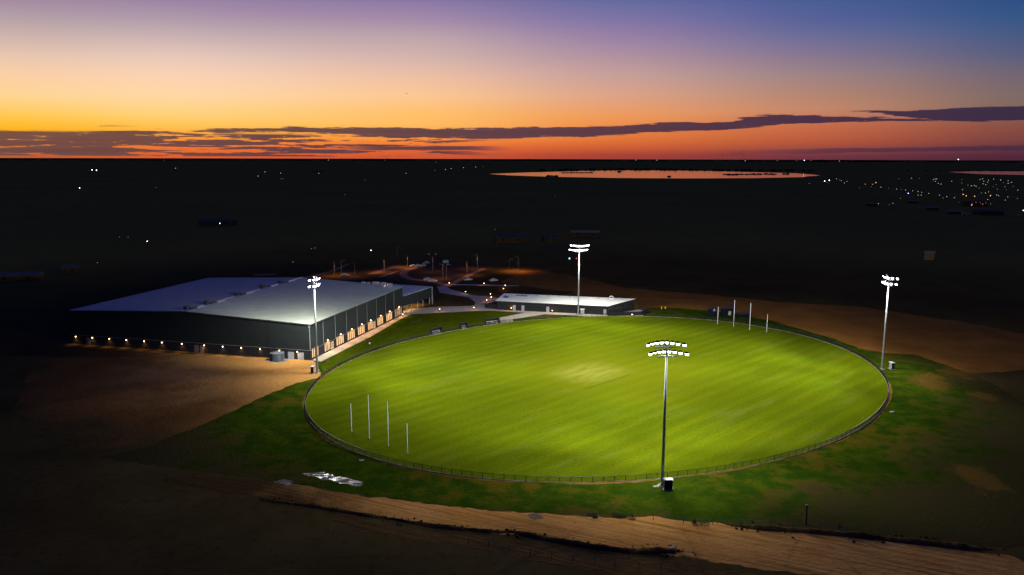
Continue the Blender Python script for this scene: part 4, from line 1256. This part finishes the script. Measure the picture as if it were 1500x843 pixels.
def plant(px, py, h, lab, n=170, spread=.5):
    r_ = thing('shrub', lab, 'shrub', at(px, py), 0, 'weeds along the dirt track')
    st, lf = MB(), MB()
    for i in range(7):
        t = random.uniform(0, 6.28)
        st.tube((0, 0, 0), (spread * .6 * math.cos(t), spread * .6 * math.sin(t), h * random.uniform(.5, .9)), .02, .008, 4)
    for j in range(n):
        t = random.uniform(0, 6.28); rr_ = spread * math.sqrt(random.random())
        c = Vector((rr_ * math.cos(t), rr_ * math.sin(t), h * random.uniform(.08, 1) * (1 - .4 * rr_ / spread)))
        q = Vector((random.gauss(0, 1), random.gauss(0, 1), random.gauss(0, 1))).normalized() * random.uniform(.06, .13)
        e = q.cross(Vector((0, 0, 1))).normalized() * .05 if abs(q.z) < .1 else Vector((q.y, -q.x, 0)) * .5
        lf.add([c - q, c + e, c + q, c - e], [(0, 1, 2, 3)])
    st.build('stems', M_TIMB, r_); lf.build('leaves', M_LEAF, r_)
for i, (px, py, h, sp_, lab) in enumerate(((867, 754, .6, .9, 'flat dark weed clump at the grass edge left of the cabinet'), (903, 756, .7, .8, 'dark weed clump at the grass edge below the nearest tower'), (913, 757, .5, .7, 'smaller weed clump close right of a larger clump below the tower'), (926, 759, 1.0, .7, 'bushy upright weed on the track edge below the nearest tower'), (1017, 768, 1.2, .4, 'tall thin weed by the wire fence on the track edge'), (1030, 769, .5, 1.1, 'low spreading weed by the wire fence'), (872, 758, .4, .5, 'tiny weed on the dirt just under the flat clump'))):
    plant(px, py, h, lab, 220, sp_)
for px, py, lab in ((529.5, 675.5, 'pale concrete pit lid in the grass left of the near goals'), (1307, 604, 'tiny pale pit lid in the grass right of the oval fence'), (960.5, 713.8, 'pale concrete pit lid at the foot of the nearest tower'), (984, 808, 'pale stone block on the dark soil heap at the bottom')):
    b = MB(); b.slot(0).box((0, 0, .06), (1.0, .8, .16), .3)
    b.slot(1).box((0, 0, .15), (.7, .5, .03), .3)
    p = at(px, py)
    if py > 800: p.z = .5
    o = b.build('pit_lid', [M_KERB, M_KERB], bevel=.02); o.location = p; tag(o, lab, 'pit lid')

# ------------------------------------------------------------------ far buildings
M_ROOFB = mat('blue_grey_roof', (.12, .13, .10), (.10, .11, .085), .2, .8, .02)
M_ROOFP = mat('pale_roof', (.60, .40, .12), (.5, .34, .10), .2, .8, .05)
M_HWALL = mat('rendered_wall', (.12, .075, .024), (.10, .062, .02), .3, .9, .02)
M_HPALE = mat('pale_weatherboard', (.36, .24, .085), (.32, .21, .075), .3, .9, .05)
def house(px, py, L_, D_, h, rz, lab, roof, wall=M_HWALL, lit=None, cat='house', name='house', rh=1.4):
    r_ = thing(name, lab, cat, at(px, py), rz)
    MB().box((0, 0, h / 2), (L_, D_, h)).build('wall', wall, r_)
    b = MB(); hl_, hd_ = L_ / 2 + .4, D_ / 2 + .4
    b.add([(-hl_, -hd_, h), (hl_, -hd_, h), (hl_, hd_, h), (-hl_, hd_, h), (-hl_, 0, h + rh), (hl_, 0, h + rh)], [(0, 1, 5, 4), (3, 4, 5, 2), (0, 4, 3), (1, 2, 5), (0, 3, 2, 1)])
    b.build('roof', roof, r_)
    for s_ in ((-.28, .25) if L_ > 6 else ()):
        w_ = MB().box((s_ * L_, -D_ / 2 - .03, h * .55), (min(1.8, L_ * .2), .08, h * .4)).build('window', M_TRIM, r_)
        MB().box((s_ * L_, -D_ / 2 - .08, h * .55), (min(1.5, L_ * .17), .04, h * .34)).build('pane', lit if lit else M_GLASS, w_)
    MB().box((0, D_ / 2 + .03, h * .4), (1.0, .08, h * .78)).build('door', M_TRIM, r_)
M_LITR = glow('red_lit_window', (1, .18, .05), .35, sample=False)
for a in ((748, 355, 22, 12, 4, .1, 'long blue roofed shed in the dark left behind the back tower', M_ROOFB, M_HWALL, None, 'shed', 'shed'),
          (805, 354, 10, 8, 3.4, .2, 'faint blue roofed shed close left of the glaring tower lamps', M_ROOFB, M_HWALL, None, 'shed', 'shed'),
          (857, 347, 22, 9, 3.6, .0, 'shed with a pale roof line just above the back tower lamps', M_ROOFP, M_HWALL, None, 'shed', 'shed'),
          (320, 330, 30, 14, 4, .1, 'shed with faint blue roof around the cyan lamp at left', M_ROOFB, M_HWALL, None, 'shed', 'shed'),
          (104, 400, 7, 6, 3, .2, 'small blue roofed hut above the hall far left corner', M_ROOFB, M_HWALL, None, 'hut', 'hut'),
          (28, 411.5, 20, 7, 3, .25, 'long blue roofed shed at the left picture edge', M_ROOFB, M_HWALL, None, 'shed', 'shed'),
          (465, 252, 60, 20, 6, .0, 'far shed with bright white roof edge on the left plain', M_ROOFP, M_HPALE, None, 'shed', 'shed'),
          (1276, 302, 13, 8, 3, -.5, 'pale roofed house, leftmost below the town lights', M_ROOFP, M_HWALL, None, 'house', 'house'),
          (1337, 298, 13, 8, 3, -.5, 'pale roofed house below the single blue town lamp', M_ROOFP, M_HWALL, None, 'house', 'house'),
          (1366, 308, 13, 8, 3, -.5, 'long pale roofed house between two others at right', M_ROOFP, M_HWALL, None, 'house', 'house'),
          (1397, 314, 13, 8, 3, -.4, 'pale roofed house left of the white gabled one', M_ROOFP, M_HWALL, None, 'house', 'house'),
          (1416, 318, 8, 7, 3.4, -.4, 'house with whitish gable left of the blue roof', M_ROOFP, M_HPALE, None, 'house', 'house'),
          (1446, 315, 28, 14, 4, -.05, 'broad blue roofed building below the red lit town building', M_ROOFB, M_HWALL, None, 'building', 'building'),
          (1428, 302, 26, 12, 5, .0, 'town building with red lit windows above the blue roof', M_ROOFB, M_HWALL, M_LITR, 'building', 'building'),
          (1361, 381, 5.5, 4.5, 4.2, -.5, 'small pale weatherboard shed standing alone behind the right tower', M_ROOFP, M_HPALE, None, 'shed', 'shed')):
    house(*a[:8], wall=a[8], lit=a[9], cat=a[10], name=a[11])

# ------------------------------------------------------------------ far lamps
FARL = {}
def far_mat(key, col, st):
    if key not in FARL:
        FARL[key] = glow('far_lamp_' + key, col, st, sample=False)
    return FARL[key]
KINDS = {'white': ((1, .95, .82), 1.25), 'dim': ((.9, .9, .85), .3), 'bright': ((.92, 1, 1), 9.0), 'amber': ((1, .42, .10), 3.5), 'faint amber': ((1, .4, .15), 1.0), 'yellow': ((1, .82, .35), 1.6),
         'blue': ((.35, .35, 1), 10.0), 'bluish white': ((.75, .75, 1), 16.0), 'magenta': ((1, .25, .75), 14.0), 'cyan': ((.45, 1, .95), 14.0), 'red': ((1, .12, .08), 4.0)}
def far_lamp(px, py, kind, lab, group=None, big=1.0):
    d = ray(px, py)
    z = 6.0
    p = at(px, py, z) if d.z < -1e-4 else None
    if p is None or p.length > 5200:
        hd = Vector((d.x, d.y, 0)); k_ = 5200 / hd.length
        p = Vector((d.x * k_, d.y * k_, CAM_H + d.z * k_)); z = p.z
    dist_ = math.hypot(p.x, p.y)
    r_ = max(.22, .42 * big * dist_ / FPX)
    b = MB()
    b.slot(0).tube((0, 0, 0), (0, 0, z - r_ * .9), .09 + dist_ * 3e-5, n=5)
    b.slot(1).ball((0, 0, z), r_, 1)
    o = b.build('street_lamp', [M_BLACK, far_mat(kind, *KINDS[kind])])
    o.location = (p.x, p.y, 0)
    tag(o, lab, 'street lamp', group)
town = {'white': [(485, 211), (470, 308), (497, 318), (527, 322), (513, 331), (713, 354), (849, 370), (888, 374), (917, 378), (938, 382), (918, 398), (935, 398), (1035, 398), (1075, 406), (1117, 412), (882, 305), (1002, 311), (1012, 309), (1020, 309), (1012, 322), (1028, 333), (1044, 337), (1102, 322), (1226, 345), (1258, 312), (1272, 309), (1278, 322), (1274, 335), (1289, 340), (1299, 327), (1304, 316), (1371, 315), (1412, 319), (1412, 333), (1430, 328), (1305, 380), (1349, 397), (1360, 401), (1410, 408), (1397, 425), (1300, 422), (1465, 371), (779, 443), (699, 445)],
        'dim': [(485, 314), (756, 359), (660, 352), (595, 357), (825, 367), (812, 308), (925, 306), (1159, 313), (1402, 368), (1140, 438), (758, 451), (250, 208), (1345, 340), (1385, 330), (1440, 350), (1330, 352)],
        'yellow': [(628, 338), (668, 338), (800, 365), (976, 388), (1162, 368), (1211, 346), (1236, 349), (1332, 310), (1287, 386)],
        'amber': [(686, 329), (1165, 394), (1182, 402), (1228, 404), (1315, 401), (1212, 452)],
        'faint amber': [(145, 208), (330, 208), (320, 333), (1055, 413), (1157, 331), (1192, 343), (1253, 359), (1395, 352), (1352, 365), (1265, 386), (1463, 416), (1236, 438), (1289, 441), (1316, 446), (1260, 440), (822, 416)]}
tl = {'white': 'tiny steady white street lamp among the far town lights at right', 'dim': 'barely visible dim white street lamp among the far town lights at right', 'yellow': 'tiny yellow street lamp among the far town lights at right',
      'amber': 'strong amber street lamp among the far town lights at right', 'faint amber': 'faint amber street lamp among the far town lights at right'}
for kind, lst in town.items():
    for x, y in lst:
        far_lamp(1100 + x / 3.7475, 180 + y / 3.7475, kind, tl[kind], kind + ' lamps of the far town', 1.1 if kind == 'amber' else .8)
for px, py, kind, lab in ((1178.2, 235.2, 'magenta', 'magenta lamp on the horizon right of the lake'), (1403.7, 233.9, 'bright', 'white lamp high on the horizon above the right lake'),
                          (1208, 265.4, 'bluish white', 'left one of the bluish white lamp pair below the lake tip'), (1214.8, 264.4, 'bluish white', 'right one of the bluish white lamp pair below the lake tip'),
                          (1330.5, 283.5, 'blue', 'single blue lamp among the white town lamps'), (1499, 308.6, 'bright', 'pale lamp at the right picture edge below the town'),
                          (134.8, 249.2, 'bright', 'left lamp of the bright white pair on the left plain'), (141.4, 249.7, 'bright', 'right lamp of the bright white pair on the left plain'), (116.6, 275.8, 'bright', 'single bright white lamp below the bright pair at left'),
                          (215.6, 353.7, 'bright', 'bright white lamp right of two dim lamps, dark left plain'), (321.8, 327.6, 'cyan', 'cyan lamp over the faint blue shed roof at left'),
                          (543.4, 367, 'bright', 'bright lamp in the dark above the car park roads'), (834.2, 379, 'cyan', 'tiny cyan lamp close left of the back tower pole'), (844.3, 379, 'red', 'tiny red lamp touching the back tower pole')):
    far_lamp(px, py, kind, lab, None, 1.1)
for kind, lst, lab, grp in (('white', [(257.2, 246.7), (388.2, 252), (378.1, 258.2), (411, 254), (480.9, 234.7), (467, 254.2), (594.6, 254.2), (652.5, 248.6), (660.8, 247.2), (678.9, 245.9), (696.8, 244.8), (931.3, 234.7), (962.3, 235), (1091.7, 235.8)], 'tiny white lamp scattered over the dark plain left of the town', 'white lamps scattered over the plain'),
                            ('dim', [(240.7, 235), (412, 262.2), (414.8, 262.2), (534.8, 264), (637, 249.9), (564, 234.7), (505, 285.4), (175, 347.6), (187.6, 347.6), (142.7, 385), (456.1, 364.6), (461.4, 363.6), (428.9, 384.1), (628.2, 372.7), (638.3, 372.7), (707.2, 244.3), (813.4, 288.3), (725.3, 336.4), (638.4, 238), (229, 275)], 'barely visible dim lamp scattered over the dark plain left of the town', 'dim lamps scattered over the plain')):
    for px, py in lst:
        far_lamp(px, py, kind, lab, grp, .9)

# smoke on the horizon, a bird in the sky
m, nt = newmat('smoke')
vol = nt.n('ShaderNodeVolumePrincipled')
vol.inputs['Color'].default_value = (.25, .12, .10, 1)
nz = nt.noise(posn(nt), .02, 4.0, .6)
nt.put(vol.inputs['Density'], nt.m('MULTIPLY', nt.ss(nz, .42, .62), .011))
om = nt.n('ShaderNodeOutputMaterial'); nt.put(om.inputs['Volume'], vol.outputs[0])
b = MB()
d0 = 6200
for px, py, r_ in ((1042, 229.2, 8), (1050, 228.3, 10), (1058, 227.0, 13), (1066, 225.8, 16), (1073, 224.2, 20), (1081, 222.8, 24), (1087, 223.6, 22), (1090, 226, 18)):
    d = ray(px, py); k_ = d0 / math.hypot(d.x, d.y)
    b.ball((d.x * k_, d.y * k_, max(r_ * .8, CAM_H + d.z * k_)), r_, 2, (1.5, 1, 1), .12)
struct(b.build('smoke', m, smooth=True), 'stuff')
d = ray(595.5, 137.3); p = Vector((0, 0, CAM_H)) + d * 330
b = MB()
b.tube((0, -.3, 0), (0, .3, 0), .10, .05, 6)
b.add([(0, -.12, .02), (0, .14, .02), (.38, .10, .12), (.72, -.04, .05), (.36, -.1, .1)], [(0, 1, 2, 3, 4)])
b.add([(0, -.12, .02), (0, .14, .02), (-.38, .10, .12), (-.72, -.04, .05), (-.36, -.1, .1)], [(4, 3, 2, 1, 0)])
o = b.build('bird', M_BLACK); o.location = p
sol = o.modifiers.new('thick', 'SOLIDIFY'); sol.thickness = .04
tag(o, 'tiny dark bird gliding in the clear sky above the clouds', 'bird')
